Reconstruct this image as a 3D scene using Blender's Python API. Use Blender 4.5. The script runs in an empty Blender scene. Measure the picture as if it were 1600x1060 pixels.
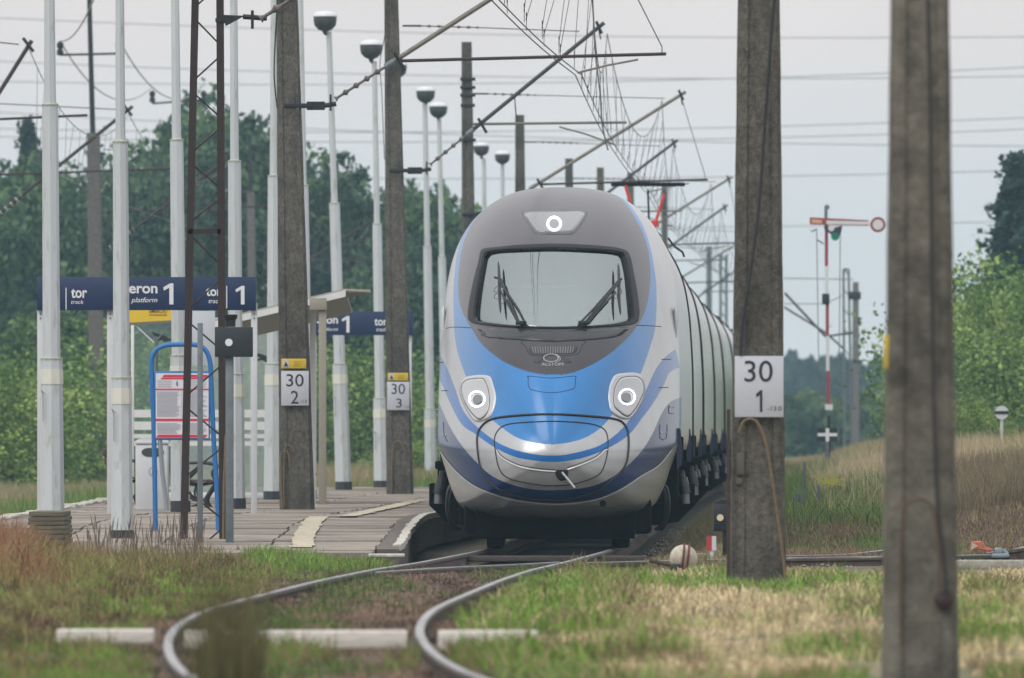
import bpy, bmesh, math, random
import numpy as np
from mathutils import Vector, Matrix, noise
random.seed(7); rng = np.random.default_rng(11)
sc = bpy.context.scene
COL = sc.collection
# ------------------------------------------------------------------ camera
F = 17800.0; CH = 1.44; HY = 672.0          # focal length in photo pixels, camera height, horizon row
cam_d = bpy.data.cameras.new('camera'); cam = bpy.data.objects.new('camera', cam_d); COL.objects.link(cam)
cam.location = (0, 0, CH); cam.rotation_euler = (math.pi/2, 0, 0)
cam_d.sensor_width = 36.0; cam_d.lens = 36.0*F/1600.0; cam_d.shift_y = (HY-530.0)/1600.0
cam_d.clip_start = 1.0; cam_d.clip_end = 6000.0
cam_d.dof.use_dof = True; cam_d.dof.focus_distance = 137.0; cam_d.dof.aperture_fstop = 6.4; cam_d.dof.aperture_blades = 9
sc.camera = cam
# ------------------------------------------------------------------ world, sun, exposure
SUN_EL, SUN_AZ = math.radians(50), math.radians(-142)
world = bpy.data.worlds.new('World'); sc.world = world; world.use_nodes = True
nt = world.node_tree; N = nt.nodes; Lk = nt.links
bg = N['Background']; sky = N.new('ShaderNodeTexSky'); sky.sky_type = 'NISHITA'; sky.sun_disc = False
sky.sun_elevation = SUN_EL; sky.sun_rotation = SUN_AZ; sky.dust_density = 4.0; sky.air_density = 1.0
tc = N.new('ShaderNodeTexCoord'); sep = N.new('ShaderNodeSeparateXYZ'); Lk.new(tc.outputs['Generated'], sep.inputs[0])
ramp = N.new('ShaderNodeValToRGB'); Lk.new(sep.outputs['Z'], ramp.inputs[0])      # overcast: brighter overhead
e = ramp.color_ramp.elements
e[0].position = 0.0; e[0].color = (6.7, 6.9, 7.05, 1)
e[1].position = 1.0; e[1].color = (11.4, 11.5, 11.8, 1)
x = ramp.color_ramp.elements.new(0.022); x.color = (7.1, 7.15, 7.3, 1)
x = ramp.color_ramp.elements.new(0.036); x.color = (7.75, 7.2, 7.15, 1)
x = ramp.color_ramp.elements.new(0.12); x.color = (7.9, 7.6, 7.6, 1)
mp = N.new('ShaderNodeMapping'); mp.inputs['Scale'].default_value = (26, 26, 60); Lk.new(tc.outputs['Generated'], mp.inputs[0])
cn = N.new('ShaderNodeTexNoise'); cn.inputs['Scale'].default_value = 1.0; cn.inputs['Detail'].default_value = 3; Lk.new(mp.outputs[0], cn.inputs[0])
cr = N.new('ShaderNodeMapRange'); cr.inputs['To Min'].default_value = 0.91; cr.inputs['To Max'].default_value = 1.07; Lk.new(cn.outputs[0], cr.inputs[0])
cm = N.new('ShaderNodeVectorMath'); cm.operation = 'SCALE'; Lk.new(ramp.outputs[0], cm.inputs[0]); Lk.new(cr.outputs[0], cm.inputs['Scale'])
mx = N.new('ShaderNodeMixRGB'); mx.inputs[0].default_value = 0.9
Lk.new(sky.outputs[0], mx.inputs[1]); Lk.new(cm.outputs[0], mx.inputs[2])
Lk.new(mx.outputs[0], bg.inputs[0]); bg.inputs[1].default_value = 0.1
sun_d = bpy.data.lights.new('sun', 'SUN'); sun_d.energy = 1.3; sun_d.angle = math.radians(38); sun_d.color = (1, .96, .9)
sun = bpy.data.objects.new('sun', sun_d); COL.objects.link(sun)
_sd = Vector((math.sin(SUN_AZ)*math.cos(SUN_EL), math.cos(SUN_AZ)*math.cos(SUN_EL), math.sin(SUN_EL)))
sun.rotation_euler = _sd.to_track_quat('Z', 'Y').to_euler(); sun.location = (-20, 60, 60)
sc.view_settings.view_transform = 'Standard'; sc.view_settings.look = 'None'
sc.view_settings.exposure = 0.22; sc.view_settings.gamma = 1.0
sc.cycles.use_denoising = True; sc.cycles.max_bounces = 6; sc.cycles.transparent_max_bounces = 12
sc.cycles.volume_bounces = 1; sc.cycles.caustics_reflective = False; sc.cycles.caustics_refractive = False

# ------------------------------------------------------------------ helpers
def W(px, py, D):
    "where something seen at that spot of the view stands when it is D metres off"
    return Vector(((px-800)*D/F, D, CH-(py-HY)*D/F))
def hexc(r, g, b):
    f = lambda v: (v/255.0/12.92) if v/255.0 <= .04045 else ((v/255.0+.055)/1.055)**2.4
    return (f(r), f(g), f(b), 1)
MATS = {}
def mat(name, col, rough=.6, metal=0.0, var=0.0, vscale=8.0, bump=0.0, bscale=40.0, col2=None, c2scale=3.0, c2lo=.45, c2hi=.6,
        coat=0.0, attr=None, stretch=(1, 1, 1), spec=.5, trans=0.0, emit=None, estr=0.0):
    if name in MATS: return MATS[name]
    m = bpy.data.materials.new(name); m.use_nodes = True; t = m.node_tree; n = t.nodes; l = t.links
    p = n['Principled BSDF']; p.inputs['Roughness'].default_value = rough; p.inputs['Metallic'].default_value = metal
    p.inputs['Coat Weight'].default_value = coat; p.inputs['Coat Roughness'].default_value = .16
    p.inputs['Specular IOR Level'].default_value = spec
    if len(col) == 3: col = (*col, 1)
    src = None
    tcn = n.new('ShaderNodeTexCoord'); mpn = n.new('ShaderNodeMapping'); mpn.inputs['Scale'].default_value = stretch
    l.new(tcn.outputs['Object'], mpn.inputs[0])
    if attr:
        a = n.new('ShaderNodeAttribute'); a.attribute_name = attr; src = a.outputs['Color']
        if name == 'train_livery_paint': l.new(a.outputs['Alpha'], p.inputs['Metallic'])
    else:
        r = n.new('ShaderNodeRGB'); r.outputs[0].default_value = col; src = r.outputs[0]
    if col2:
        nz = n.new('ShaderNodeTexNoise'); nz.inputs['Scale'].default_value = c2scale; nz.inputs['Detail'].default_value = 6; nz.inputs['Roughness'].default_value = .65
        l.new(mpn.outputs[0], nz.inputs['Vector'])
        mr = n.new('ShaderNodeMapRange'); mr.inputs['From Min'].default_value = c2lo; mr.inputs['From Max'].default_value = c2hi; l.new(nz.outputs[0], mr.inputs[0])
        k = n.new('ShaderNodeMixRGB'); l.new(mr.outputs[0], k.inputs[0]); l.new(src, k.inputs[1]); k.inputs[2].default_value = (*col2[:3], 1); src = k.outputs[0]
    if var:
        nz = n.new('ShaderNodeTexNoise'); nz.inputs['Scale'].default_value = vscale; nz.inputs['Detail'].default_value = 5; nz.inputs['Roughness'].default_value = .7
        l.new(mpn.outputs[0], nz.inputs['Vector'])
        mr = n.new('ShaderNodeMapRange'); mr.inputs['From Min'].default_value = .3; mr.inputs['From Max'].default_value = .7
        mr.inputs['To Min'].default_value = 1-var; mr.inputs['To Max'].default_value = 1+var; l.new(nz.outputs[0], mr.inputs[0])
        k = n.new('ShaderNodeVectorMath'); k.operation = 'SCALE'; l.new(src, k.inputs[0]); l.new(mr.outputs[0], k.inputs['Scale']); src = k.outputs[0]
    l.new(src, p.inputs['Base Color'])
    if bump:
        nz = n.new('ShaderNodeTexNoise'); nz.inputs['Scale'].default_value = bscale; nz.inputs['Detail'].default_value = 4; l.new(mpn.outputs[0], nz.inputs['Vector'])
        b = n.new('ShaderNodeBump'); b.inputs['Strength'].default_value = bump; b.inputs['Distance'].default_value = .02
        l.new(nz.outputs[0], b.inputs['Height']); l.new(b.outputs[0], p.inputs['Normal'])
    if trans:
        tr = n.new('ShaderNodeBsdfTranslucent'); l.new(src, tr.inputs[0]); ms = n.new('ShaderNodeMixShader'); ms.inputs[0].default_value = trans
        l.new(p.outputs[0], ms.inputs[1]); l.new(tr.outputs[0], ms.inputs[2]); l.new(ms.outputs[0], n['Material Output'].inputs[0])
    if emit:
        p.inputs['Emission Color'].default_value = (*emit[:3], 1); p.inputs['Emission Strength'].default_value = estr
    MATS[name] = m; return m
def glassmat(name, tint, refl, rcol=(1, 1, 1, 1), rough=.02):
    if name in MATS: return MATS[name]
    m = bpy.data.materials.new(name); m.use_nodes = True; t = m.node_tree; n = t.nodes; l = t.links
    n.remove(n['Principled BSDF']); tr = n.new('ShaderNodeBsdfTransparent'); tr.inputs[0].default_value = tint
    g = n.new('ShaderNodeBsdfGlossy'); g.inputs['Roughness'].default_value = rough; g.inputs[0].default_value = rcol
    ms = n.new('ShaderNodeMixShader'); fr = n.new('ShaderNodeLayerWeight'); fr.inputs[0].default_value = .25
    mr = n.new('ShaderNodeMapRange'); mr.inputs['To Min'].default_value = refl; mr.inputs['To Max'].default_value = .85; fr.inputs[0].default_value = .12
    l.new(fr.outputs['Fresnel'], mr.inputs[0]); l.new(mr.outputs[0], ms.inputs[0])
    l.new(tr.outputs[0], ms.inputs[1]); l.new(g.outputs[0], ms.inputs[2]); l.new(ms.outputs[0], n['Material Output'].inputs[0])
    MATS[name] = m; return m

def thing(name, label, cat, loc=(0, 0, 0), group=None, rz=0):
    o = bpy.data.objects.new(name, None); COL.objects.link(o); o.location = loc; o.rotation_euler = (0, 0, rz); o.empty_display_size = .2
    return tag(o, label, cat, group)
def tag(o, label=None, cat=None, group=None, kind=None):
    if label: o['label'] = label
    if cat: o['category'] = cat
    if group: o['group'] = group
    if kind: o['kind'] = kind
    return o
def link_mesh(name, me, parent=None, world_space=True):
    o = bpy.data.objects.new(name, me); COL.objects.link(o)
    if parent is not None:
        o.parent = parent
        if world_space:
            q = parent; M = Matrix.Identity(4)
            while q is not None:
                M = (Matrix.Translation(q.location) @ q.rotation_euler.to_matrix().to_4x4()) @ M; q = q.parent
            me.transform(M.inverted())
    return o
class MB:
    "collects shapes (in world coordinates) that become ONE mesh"
    def __init__(s): s.v = []; s.f = []
    def add(s, vs, fs):
        b = len(s.v); s.v += [tuple(v) for v in vs]; s.f += [tuple(b+i for i in f) for f in fs]; return s
    def box(s, x0, x1, y0, y1, z0, z1, M=None, bev=0.0):
        if bev > 0:
            bm = bmesh.new(); bmesh.ops.create_cube(bm, size=1.0)
            for v in bm.verts: v.co = Vector((x0+(x1-x0)*(v.co.x+.5), y0+(y1-y0)*(v.co.y+.5), z0+(z1-z0)*(v.co.z+.5)))
            bmesh.ops.bevel(bm, geom=list(bm.edges), offset=bev, segments=2, affect='EDGES', profile=.5)
            bm.verts.index_update(); vs = [M @ v.co if M else v.co.copy() for v in bm.verts]; fs = [[v.index for v in f.verts] for f in bm.faces]; bm.free()
            return s.add(vs, fs)
        vs = [Vector(p) for p in ((x0,y0,z0),(x1,y0,z0),(x1,y1,z0),(x0,y1,z0),(x0,y0,z1),(x1,y0,z1),(x1,y1,z1),(x0,y1,z1))]
        if M: vs = [M @ v for v in vs]
        return s.add(vs, [(0,3,2,1),(4,5,6,7),(0,1,5,4),(1,2,6,5),(2,3,7,6),(3,0,4,7)])
    def tube(s, pts, r, n=8, caps=True):
        pts = [Vector(p) for p in pts]; rs = r if hasattr(r, '__len__') else [r]*len(pts)
        vs = []; up = None
        for i, p in enumerate(pts):
            d = (pts[min(i+1, len(pts)-1)]-pts[max(i-1, 0)])
            d = d.normalized() if d.length > 1e-9 else Vector((0, 0, 1))
            if up is None: up = Vector((0, 0, 1)) if abs(d.z) < .9 else Vector((1, 0, 0))
            a = d.cross(up); a = a.normalized() if a.length > 1e-6 else d.orthogonal().normalized(); b = a.cross(d).normalized(); up = b
            for k in range(n):
                t = 2*math.pi*k/n; vs.append(p+(a*math.cos(t)+b*math.sin(t))*rs[i])
        fs = [(i*n+k, i*n+(k+1) % n, (i+1)*n+(k+1) % n, (i+1)*n+k) for i in range(len(pts)-1) for k in range(n)]
        if caps: fs += [tuple(range(n))[::-1], tuple((len(pts)-1)*n+k for k in range(n))]
        return s.add(vs, fs)
    def lathe(s, prof, c, n=24, M=None):
        c = Vector(c); vs = []
        for r, z in prof:
            for k in range(n):
                t = 2*math.pi*k/n; v = Vector((r*math.cos(t), r*math.sin(t), z))
                vs.append((M @ v if M else v)+c)
        fs = [(i*n+k, i*n+(k+1) % n, (i+1)*n+(k+1) % n, (i+1)*n+k) for i in range(len(prof)-1) for k in range(n)]
        fs += [tuple(range(n))[::-1], tuple((len(prof)-1)*n+k for k in range(n))]
        return s.add(vs, fs)
    def prism(s, poly, axis, a0, a1):
        "poly of (u,v); axis 'y' -> (x,z) poly extruded along y, 'x' -> (y,z), 'z' -> (x,y)"
        mk = {'y': lambda u, v, a: (u, a, v), 'x': lambda u, v, a: (a, u, v), 'z': lambda u, v, a: (u, v, a)}[axis]
        n = len(poly); vs = [mk(u, v, a0) for u, v in poly]+[mk(u, v, a1) for u, v in poly]
        return s.add(vs, [tuple(range(n)), tuple(range(2*n-1, n-1, -1))]+[(i, (i+1) % n, n+(i+1) % n, n+i) for i in range(n)])
    def build(s, name, m, parent=None, smooth=True, bevel=0.0):
        me = bpy.data.meshes.new(name); me.from_pydata(s.v, [], s.f); me.materials.append(m)
        bm = bmesh.new(); bm.from_mesh(me); bmesh.ops.recalc_face_normals(bm, faces=bm.faces)
        if smooth:
            for f in bm.faces: f.smooth = True
            for ed in bm.edges:
                if len(ed.link_faces) == 2 and ed.calc_face_angle(0) > math.radians(35): ed.smooth = False
        bm.to_mesh(me); bm.free()
        o = link_mesh(name, me, parent)
        if bevel:
            b = o.modifiers.new('bevel', 'BEVEL'); b.width = bevel; b.segments = 2; b.limit_method = 'ANGLE'
        return o
def copy_tree(o, parent=None):
    c = o.copy(); COL.objects.link(c); c.parent = parent
    for ch in list(o.children): copy_tree(ch, c)
    return c
def np_mesh(name, V, Fc, m, colors=None, smooth=False, parent=None):
    me = bpy.data.meshes.new(name); V = np.asarray(V, np.float32); Fc = np.asarray(Fc, np.int32); k = Fc.shape[1]
    me.vertices.add(len(V)); me.vertices.foreach_set('co', V.ravel())
    me.loops.add(Fc.size); me.loops.foreach_set('vertex_index', Fc.ravel())
    me.polygons.add(len(Fc)); me.polygons.foreach_set('loop_start', np.arange(0, Fc.size, k, dtype=np.int32))
    me.update(calc_edges=True)
    if colors is not None:
        a = me.color_attributes.new('tint', 'FLOAT_COLOR', 'POINT'); c = np.ones((len(V), 4), np.float32); colors = np.asarray(colors); c[:, :colors.shape[1]] = colors; a.data.foreach_set('color', c.ravel())
    me.polygons.foreach_set('use_smooth', np.full(len(Fc), smooth)); me.materials.append(m); me.validate()
    return link_mesh(name, me, parent)
def text_mesh(name, s, P0, P1, m, parent, bold=0.0, shear=0.0, depth=.002):
    "lettering that fills the upright rectangle P0 (left, bottom) - P1 (right, top), facing the camera side (-Y)"
    if s == '1':
        me = bpy.data.meshes.new(name); q = [(.60, 0), (1, 0), (1, 1), (.68, 1), (0, .81), (.07, .66), (.60, .79)]
        me.from_pydata([(P0[0]+(P1[0]-P0[0])*u, P0[1]+(P1[1]-P0[1])*u, P0[2]+(P1[2]-P0[2])*v) for u, v in q], [], [(0, 1, 2, 3, 6), (3, 4, 5, 6)]); me.materials.append(m)
        return link_mesh(name, me, parent)
    cu = bpy.data.curves.new('lettering', 'FONT'); cu.body = s; cu.size = 1; cu.offset = bold; cu.shear = shear; cu.extrude = 0; cu.resolution_u = 6
    o = bpy.data.objects.new('lettering', cu); COL.objects.link(o); bpy.context.view_layer.update()
    dg = bpy.context.evaluated_depsgraph_get(); me = bpy.data.meshes.new_from_object(o.evaluated_get(dg)); bpy.data.objects.remove(o); me.name = name
    co = np.array([v.co[:] for v in me.vertices]); a = co.min(0); b = co.max(0)
    for v in me.vertices:
        fx = (v.co.x-a[0])/(b[0]-a[0]); fz = (v.co.y-a[1])/(b[1]-a[1])
        v.co = (P0[0]+(P1[0]-P0[0])*fx, P0[1]+(P1[1]-P0[1])*fx, P0[2]+(P1[2]-P0[2])*fz)
    me.materials.clear(); me.materials.append(m)
    return link_mesh(name, me, parent)
def ptext(name, s, x0, y0, x1, y1, D, m, parent, **k):
    return text_mesh(name, s, W(x0, y1, D), W(x1, y0, D), m, parent, **k)
def interp(x, xs, ys):
    return float(np.interp(x, xs, ys))
def catmull(pts, n=8, closed=True):
    out = []; m = len(pts)
    for i in range(m if closed else m-1):
        g = lambda j: pts[j % m] if closed else pts[min(max(j, 0), m-1)]
        p0, p1, p2, p3 = (np.array(g(i+j), float) for j in (-1, 0, 1, 2))
        for k in range(n):
            t = k/n; out.append(.5*((2*p1)+(-p0+p2)*t+(2*p0-5*p1+4*p2-p3)*t*t+(-p0+3*p1-3*p2+p3)*t**3))
    if not closed: out.append(np.array(pts[-1], float))
    return out

# ------------------------------------------------------------------ materials
CONC = mat('weathered_concrete', (.125, .115, .098), .9, var=.5, vscale=22, bump=.9, bscale=55, col2=(.05, .046, .04), c2scale=2.6, c2lo=.4, c2hi=.7, stretch=(1.1, 1.1, .8))
CONCD = mat('dark_concrete', (.105, .096, .086), .92, var=.45, vscale=16, bump=1.0, bscale=45, col2=(.05, .046, .042), c2scale=2.5, c2lo=.42, c2hi=.62, stretch=(1.4, 1.4, .6))
WHITE = mat('white_lamp_paint', (.52, .56, .58), .5, var=.06, vscale=5, col2=(.27, .31, .21), c2scale=4.5, c2lo=.56, c2hi=.78, stretch=(2.2, 2.2, .45))
WHITE2 = mat('white_sheet_metal', (.58, .6, .63), .45, var=.04)
CREAM = mat('cream_reflective_band', (.66, .66, .58), .5, var=.05)
MOSS = mat('mossy_collar', (.42, .44, .36), .85, var=.4, vscale=30)
NAVYS = mat('navy_sign_face', (.009, .026, .085), .4)
SIGNW = mat('white_lettering', (.72, .74, .76), .5)
PLATEW = mat('white_enamel_plate', (.52, .54, .60), .4, var=.04, vscale=20)
BLACKP = mat('black_paint', (.012, .013, .016), .5)
BLACKL = mat('black_lettering', (.02, .022, .03), .5)
YEL = mat('yellow_plate', (.62, .45, .03), .5, var=.12, vscale=20)
RUST = mat('rusty_brown_steel', (.045, .028, .024), .75, var=.35, vscale=20)
BROWN = mat('dark_brown_lattice_paint', (.026, .013, .012), .6, var=.3, vscale=12)
TUBE = mat('galvanised_tube', (.17, .155, .13), .55, metal=.2, var=.3, vscale=10)
TUBED = mat('dark_tube', (.045, .043, .05), .6, metal=.2, var=.2)
WIRE = mat('overhead_wire', (.03, .03, .034), .5, metal=.3)
WIREG = mat('oxidised_wire', (.1, .125, .12), .6)
BLUEP = mat('blue_enamel_tube', (.015, .15, .42), .4, coat=.3)
GREYP = mat('grey_steel_post', (.15, .18, .2), .5, metal=.3, var=.15)
RAILT = mat('worn_rail_head', (.33, .32, .32), .35, metal=.7, var=.3, vscale=3, stretch=(1, .2, 1))
RAILS = mat('rusty_rail_side', (.075, .052, .045), .8, var=.3, vscale=12)
WOOD = mat('weathered_timber', (.26, .24, .21), .85, var=.3, vscale=6, stretch=(.6, 5, 5), bump=.5, bscale=20)
WOODD = mat('dark_old_timber', (.07, .06, .052), .9, var=.4, vscale=8, stretch=(.6, 5, 5), bump=.6, bscale=20)
RED = mat('red_paint', (.45, .04, .05), .5, var=.1)
BARK = mat('bark', (.06, .048, .038), .9, var=.3, vscale=6)

# ------------------------------------------------------------------ lie of the land
CD = [40, 57, 59.5, 63.3, 66.7, 70, 74.5, 80, 95, 107, 119, 130, 137, 142, 164.5, 191, 217.5, 244, 285, 326, 367, 408, 600, 1300]
CX = [.6, -.72, -.93, -1.14, -1.28, -1.34, -1.30, -1.2, -.86, -.58, -.22, .2, .47, .6, 1.15, 1.74, 2.41, 3.09, 4.25, 5.5, 6.9, 8.4, 17, 60]
def _smooth(xs, ys, w):
    d = np.arange(xs[0], 420, .5); y = np.interp(d, xs, ys); k = np.hanning(2*w+3)[1:-1]; k /= k.sum()
    return d, np.convolve(np.pad(y, len(k)//2, 'edge'), k, 'same')[len(k)//2: len(k)//2+len(d)]
_cd, _cx = _smooth(CD, CX, 9)
def cx(D): return float(np.interp(D, _cd, _cx)) if D < 410 else interp(D, CD, CX)
RD = [40, 57, 60, 63.5, 67, 70, 75, 95, 108, 119, 130, 142, 2000]
RZ = [.1, .14, .14, .15, .19, .22, .245, .18, .115, .05, .02, 0, 0]
_rd, _rz = _smooth(RD, RZ, 9)
def rz(D): return float(np.interp(D, _rd, _rz))
def smooth01(t): t = np.clip(t, 0, 1); return t*t*(3-2*t)
def ground_z(X, Y):
    X = np.asarray(X, float); Y = np.asarray(Y, float)
    c = np.where(Y < 410, np.interp(Y, _cd, _cx), np.interp(Y, CD, CX)); r = np.interp(Y, _rd, _rz)
    d = np.abs(X-c)
    z = r-.088+.02*smooth01((d-1.3)/.8)+.012*np.sin(X*7+Y*1.7)+.012*np.sin(Y*2.9-X*3)
    z = z-.11*smooth01((Y-116)/8)*(1-smooth01((d-1.7)/.6))
    z = z+.03*np.sin(X*1.9+Y*.21)*smooth01((d-1.4)/1)
    right = (X-c)
    z = z+.45*smooth01((Y-135)/40)*smooth01((right-2.4)/2.5)             # low bank on the right, beyond the siding
    z = z+.35*smooth01((right-3.0)/4)*smooth01((Y-128)/20)*(1-smooth01((Y-300)/200))
    left = (-6.7-X)
    z = z-.35*smooth01(left/2.5)*smooth01((Y-150)/40)
    return z
def ground_tint(X, Y):
    c = np.where(Y < 410, np.interp(Y, _cd, _cx), np.interp(Y, CD, CX)); d = X-c
    def nz(s, o): return (np.sin(X*s+o)+np.sin(X*s*1.7-Y*s*.43+o*2)+np.sin(Y*s*.71+o*3+np.sin(X*s*.7)*1.5))/3
    soil = np.array([.11, .083, .062]); straw = np.array([.25, .205, .12]); green = np.array([.055, .085, .025]); tan = np.array([.3, .24, .15])
    a = smooth01((d-1.0)/.7)*(1-smooth01((Y-112)/6)); a = a*(0.75+.25*nz(2.1, 1))
    T = soil*(1-a[..., None])+straw*a[..., None]
    g = smooth01((nz(1.6, 4)-.05)*3)*.55*(np.abs(d) > 1.1)
    T = T*(1-g[..., None])+green*g[..., None]
    far = smooth01((Y-150)/30); T = T*(1-far[..., None])+(green*.8+tan*.18)*far[..., None]
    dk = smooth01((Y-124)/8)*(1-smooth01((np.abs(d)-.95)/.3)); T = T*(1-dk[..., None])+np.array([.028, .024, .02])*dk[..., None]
    return T
gx = np.unique(np.concatenate([np.arange(-9, 11.01, .18), np.linspace(-60, -9, 30), np.linspace(11, 70, 30), np.linspace(-420, -60, 12), np.linspace(70, 420, 12)]))
gy = np.unique(np.concatenate([np.arange(30, 235, .7), np.arange(235, 420, 5), np.linspace(420, 1500, 40), np.linspace(-30, 30, 12)]))
GX, GY = np.meshgrid(gx, gy); GZ = ground_z(GX, GY)
under_pf = (GX > -6.5) & (GX < -1.3) & (GY > 128) & (GY < 226)
GZ = np.where(under_pf, np.minimum(GZ, -.12), GZ)
nx_, ny_ = len(gx), len(gy); idx = np.arange(nx_*ny_).reshape(ny_, nx_)
GF = np.stack([idx[:-1, :-1], idx[:-1, 1:], idx[1:, 1:], idx[1:, :-1]], -1).reshape(-1, 4)
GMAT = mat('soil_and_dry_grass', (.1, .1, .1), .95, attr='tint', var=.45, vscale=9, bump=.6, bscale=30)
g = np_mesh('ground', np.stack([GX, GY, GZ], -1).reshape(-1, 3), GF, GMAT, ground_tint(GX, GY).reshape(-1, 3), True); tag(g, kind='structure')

# ------------------------------------------------------------------ haze: far things fade
mh = bpy.data.materials.new('haze_air'); mh.use_nodes = True; hn = mh.node_tree; hn.nodes.remove(hn.nodes['Principled BSDF'])
pv = hn.nodes.new('ShaderNodeVolumePrincipled'); pv.inputs['Color'].default_value = (.52, .82, 1.0, 1); pv.inputs['Density'].default_value = .00026
hn.links.new(pv.outputs[0], hn.nodes['Material Output'].inputs['Volume'])
hz = MB().box(-440, 440, -40, 1520, -3, 28).build('haze', mh, smooth=False); tag(hz, kind='stuff')
# ------------------------------------------------------------------ platform
def pf_z(D): return float(np.interp(D, [100, 124, 130, 136, 143, 400], [.05, .08, .13, .22, .3, .3]))
def pf_edge(D): return float(np.interp(D, [124, 130, 136, 142, 150, 164, 191, 217, 260], [-1.28, -1.24, -1.2, -1.17, -1.12, cx(164)-1.75, cx(191)-1.75, cx(217)-1.75, cx(260)-1.75]))
pf = thing('platform', 'low station platform paved with worn concrete slabs beside the train', 'platform', (-4, 150, 0))
PAV = mat('worn_paving_slab', (.27, .225, .185), .9, var=.3, vscale=1.3, col2=(.17, .145, .12), c2scale=.9, c2lo=.5, c2hi=.75, attr='tint', bump=.5, bscale=25)
KERBW = mat('whitened_kerb', (.5, .48, .42), .8, var=.3, vscale=9)
V = []; Fq = []; C = []
rows = np.concatenate([np.arange(125.0, 150, 1.62), np.arange(150.0, 225, 1.9)])
for ri, y0 in enumerate(rows):
    y1 = y0+(1.6 if y0 < 149 else 1.88); xr = pf_edge((y0+y1)/2)-.26; w = 1.25; off = .0; x = xr+rng.normal(0, .015)
    while x > -6.4:
        x0 = max(x-w+(off if x == xr and off else 0)*1.0, -6.4); dz = np.clip(rng.normal(0, .003, 4)+rng.normal(0, .004), -.012, .011)
        sk = .05+.05*rng.random(); b = len(V)
        for k, (px, py) in enumerate(((x0+.015, y0+sk), (x-.015, y0+sk), (x-.015, y1), (x0+.015, y1))): V.append((px, py, pf_z(py)+dz[k]))
        for k in range(4): V.append((V[b+k][0], V[b+k][1], V[b+k][2]-.07))
        Fq += [(b, b+1, b+2, b+3), (b, b+4, b+5, b+1), (b+1, b+5, b+6, b+2), (b+2, b+6, b+7, b+3), (b+3, b+7, b+4, b)]
        t = 1+rng.normal(0, .1); col = np.array([.27, .232, .195])*t*(1+.05*np.sin(ri*1.3)); C += [col]*8
        x = x0
np_mesh('paving', V, Fq, PAV, C, False, pf)
b = MB(); prev = None
vs = []; ys = np.arange(124.6, 226, 1.0)
for y in ys: vs += [(-6.55, y, pf_z(y)-.05), (pf_edge(y)-.24, y, pf_z(y)-.05), (pf_edge(y)-.24, y, -.5), (-6.55, y, -.9)]
fs = [(4*i+a, 4*i+(a+1) % 4, 4*i+4+(a+1) % 4, 4*i+4+a) for i in range(len(ys)-1) for a in range(4)]+[(0, 1, 2, 3), tuple(4*(len(ys)-1)+k for k in range(4))[::-1]]
b.add(vs, fs); b.build('bed', mat('dark_joint_soil', (.05, .042, .035), .95), pf, smooth=False)
def edge_strip(name, m, a0, a1, ztop, thick, jit, y0=127.0, seed=3):
    r_ = np.random.default_rng(seed); ys_ = np.arange(y0, 222, .5); vs = []
    for y in ys_:
        x = pf_edge(y)+r_.normal(0, jit); z = pf_z(y)+ztop+r_.normal(0, jit*.35)
        vs += [(x+a0, y, z), (x+a1, y, z), (x+a1, y, z-thick), (x+a0, y, z-thick)]
    fs = [(4*i+k, 4*i+(k+1) % 4, 4*i+4+(k+1) % 4, 4*i+4+k) for i in range(len(ys_)-1) for k in range(4)]+[(0, 1, 2, 3), tuple(4*(len(ys_)-1)+k for k in range(4))[::-1]]
    MB().add(vs, fs).build(name, m, pf, smooth=False)
edge_strip('edge_kerb', mat('edge_stone', (.12, .10, .085), .9, var=.45, vscale=6), -.26, -.02, .012, .42, .008)
edge_strip('white_edge_line', KERBW, -.085, .01, .035, .07, .014, 128.5, 5)
b = MB()
def strip(pts, w, b):
    for (xa, ya), (xb, yb) in zip(pts[:-1], pts[1:]):
        n = max(1, int((yb-ya)/1.0))
        for k in range(n):
            t0, t1 = k/n, (k+1)/n; y0, y1 = ya+(yb-ya)*t0, ya+(yb-ya)*t1; x0, x1 = xa+(xb-xa)*t0, xa+(xb-xa)*t1; j = rng.normal(0, .012)
            b.add([(x0-w/2+j, y0+.02, pf_z(y0)+.017), (x0+w/2+j, y0+.02, pf_z(y0)+.017), (x1+w/2+j, y1+.02, pf_z(y1)+.017), (x1-w/2+j, y1+.02, pf_z(y1)+.017)], [(0,1,2,3)])
for pp, w_ in (([(-2.36, 127.6), (-2.44, 134), (-2.5, 148)], .25), ([(-2.15, 148.5), (-1.97, 158), (-1.75, 168), (-1.5, 182)], .24), ([(-1.0, 192), (-.7, 205)], .2)):
    b = MB(); strip(pp, w_, b); b.build('safety_line', mat('cream_line_paint', (.5, .45, .33), .85, var=.3, vscale=5, col2=(.3, .26, .21), c2scale=6, c2lo=.5, c2hi=.7), pf)
b = MB()
for y in np.arange(127, 224, 1.0): b.box(-6.62, -6.4, y, y+.97, -.3, pf_z(y)+.03+rng.normal(0, .01), bev=.01)
b.build('back_kerb', KERBW, pf)

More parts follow.
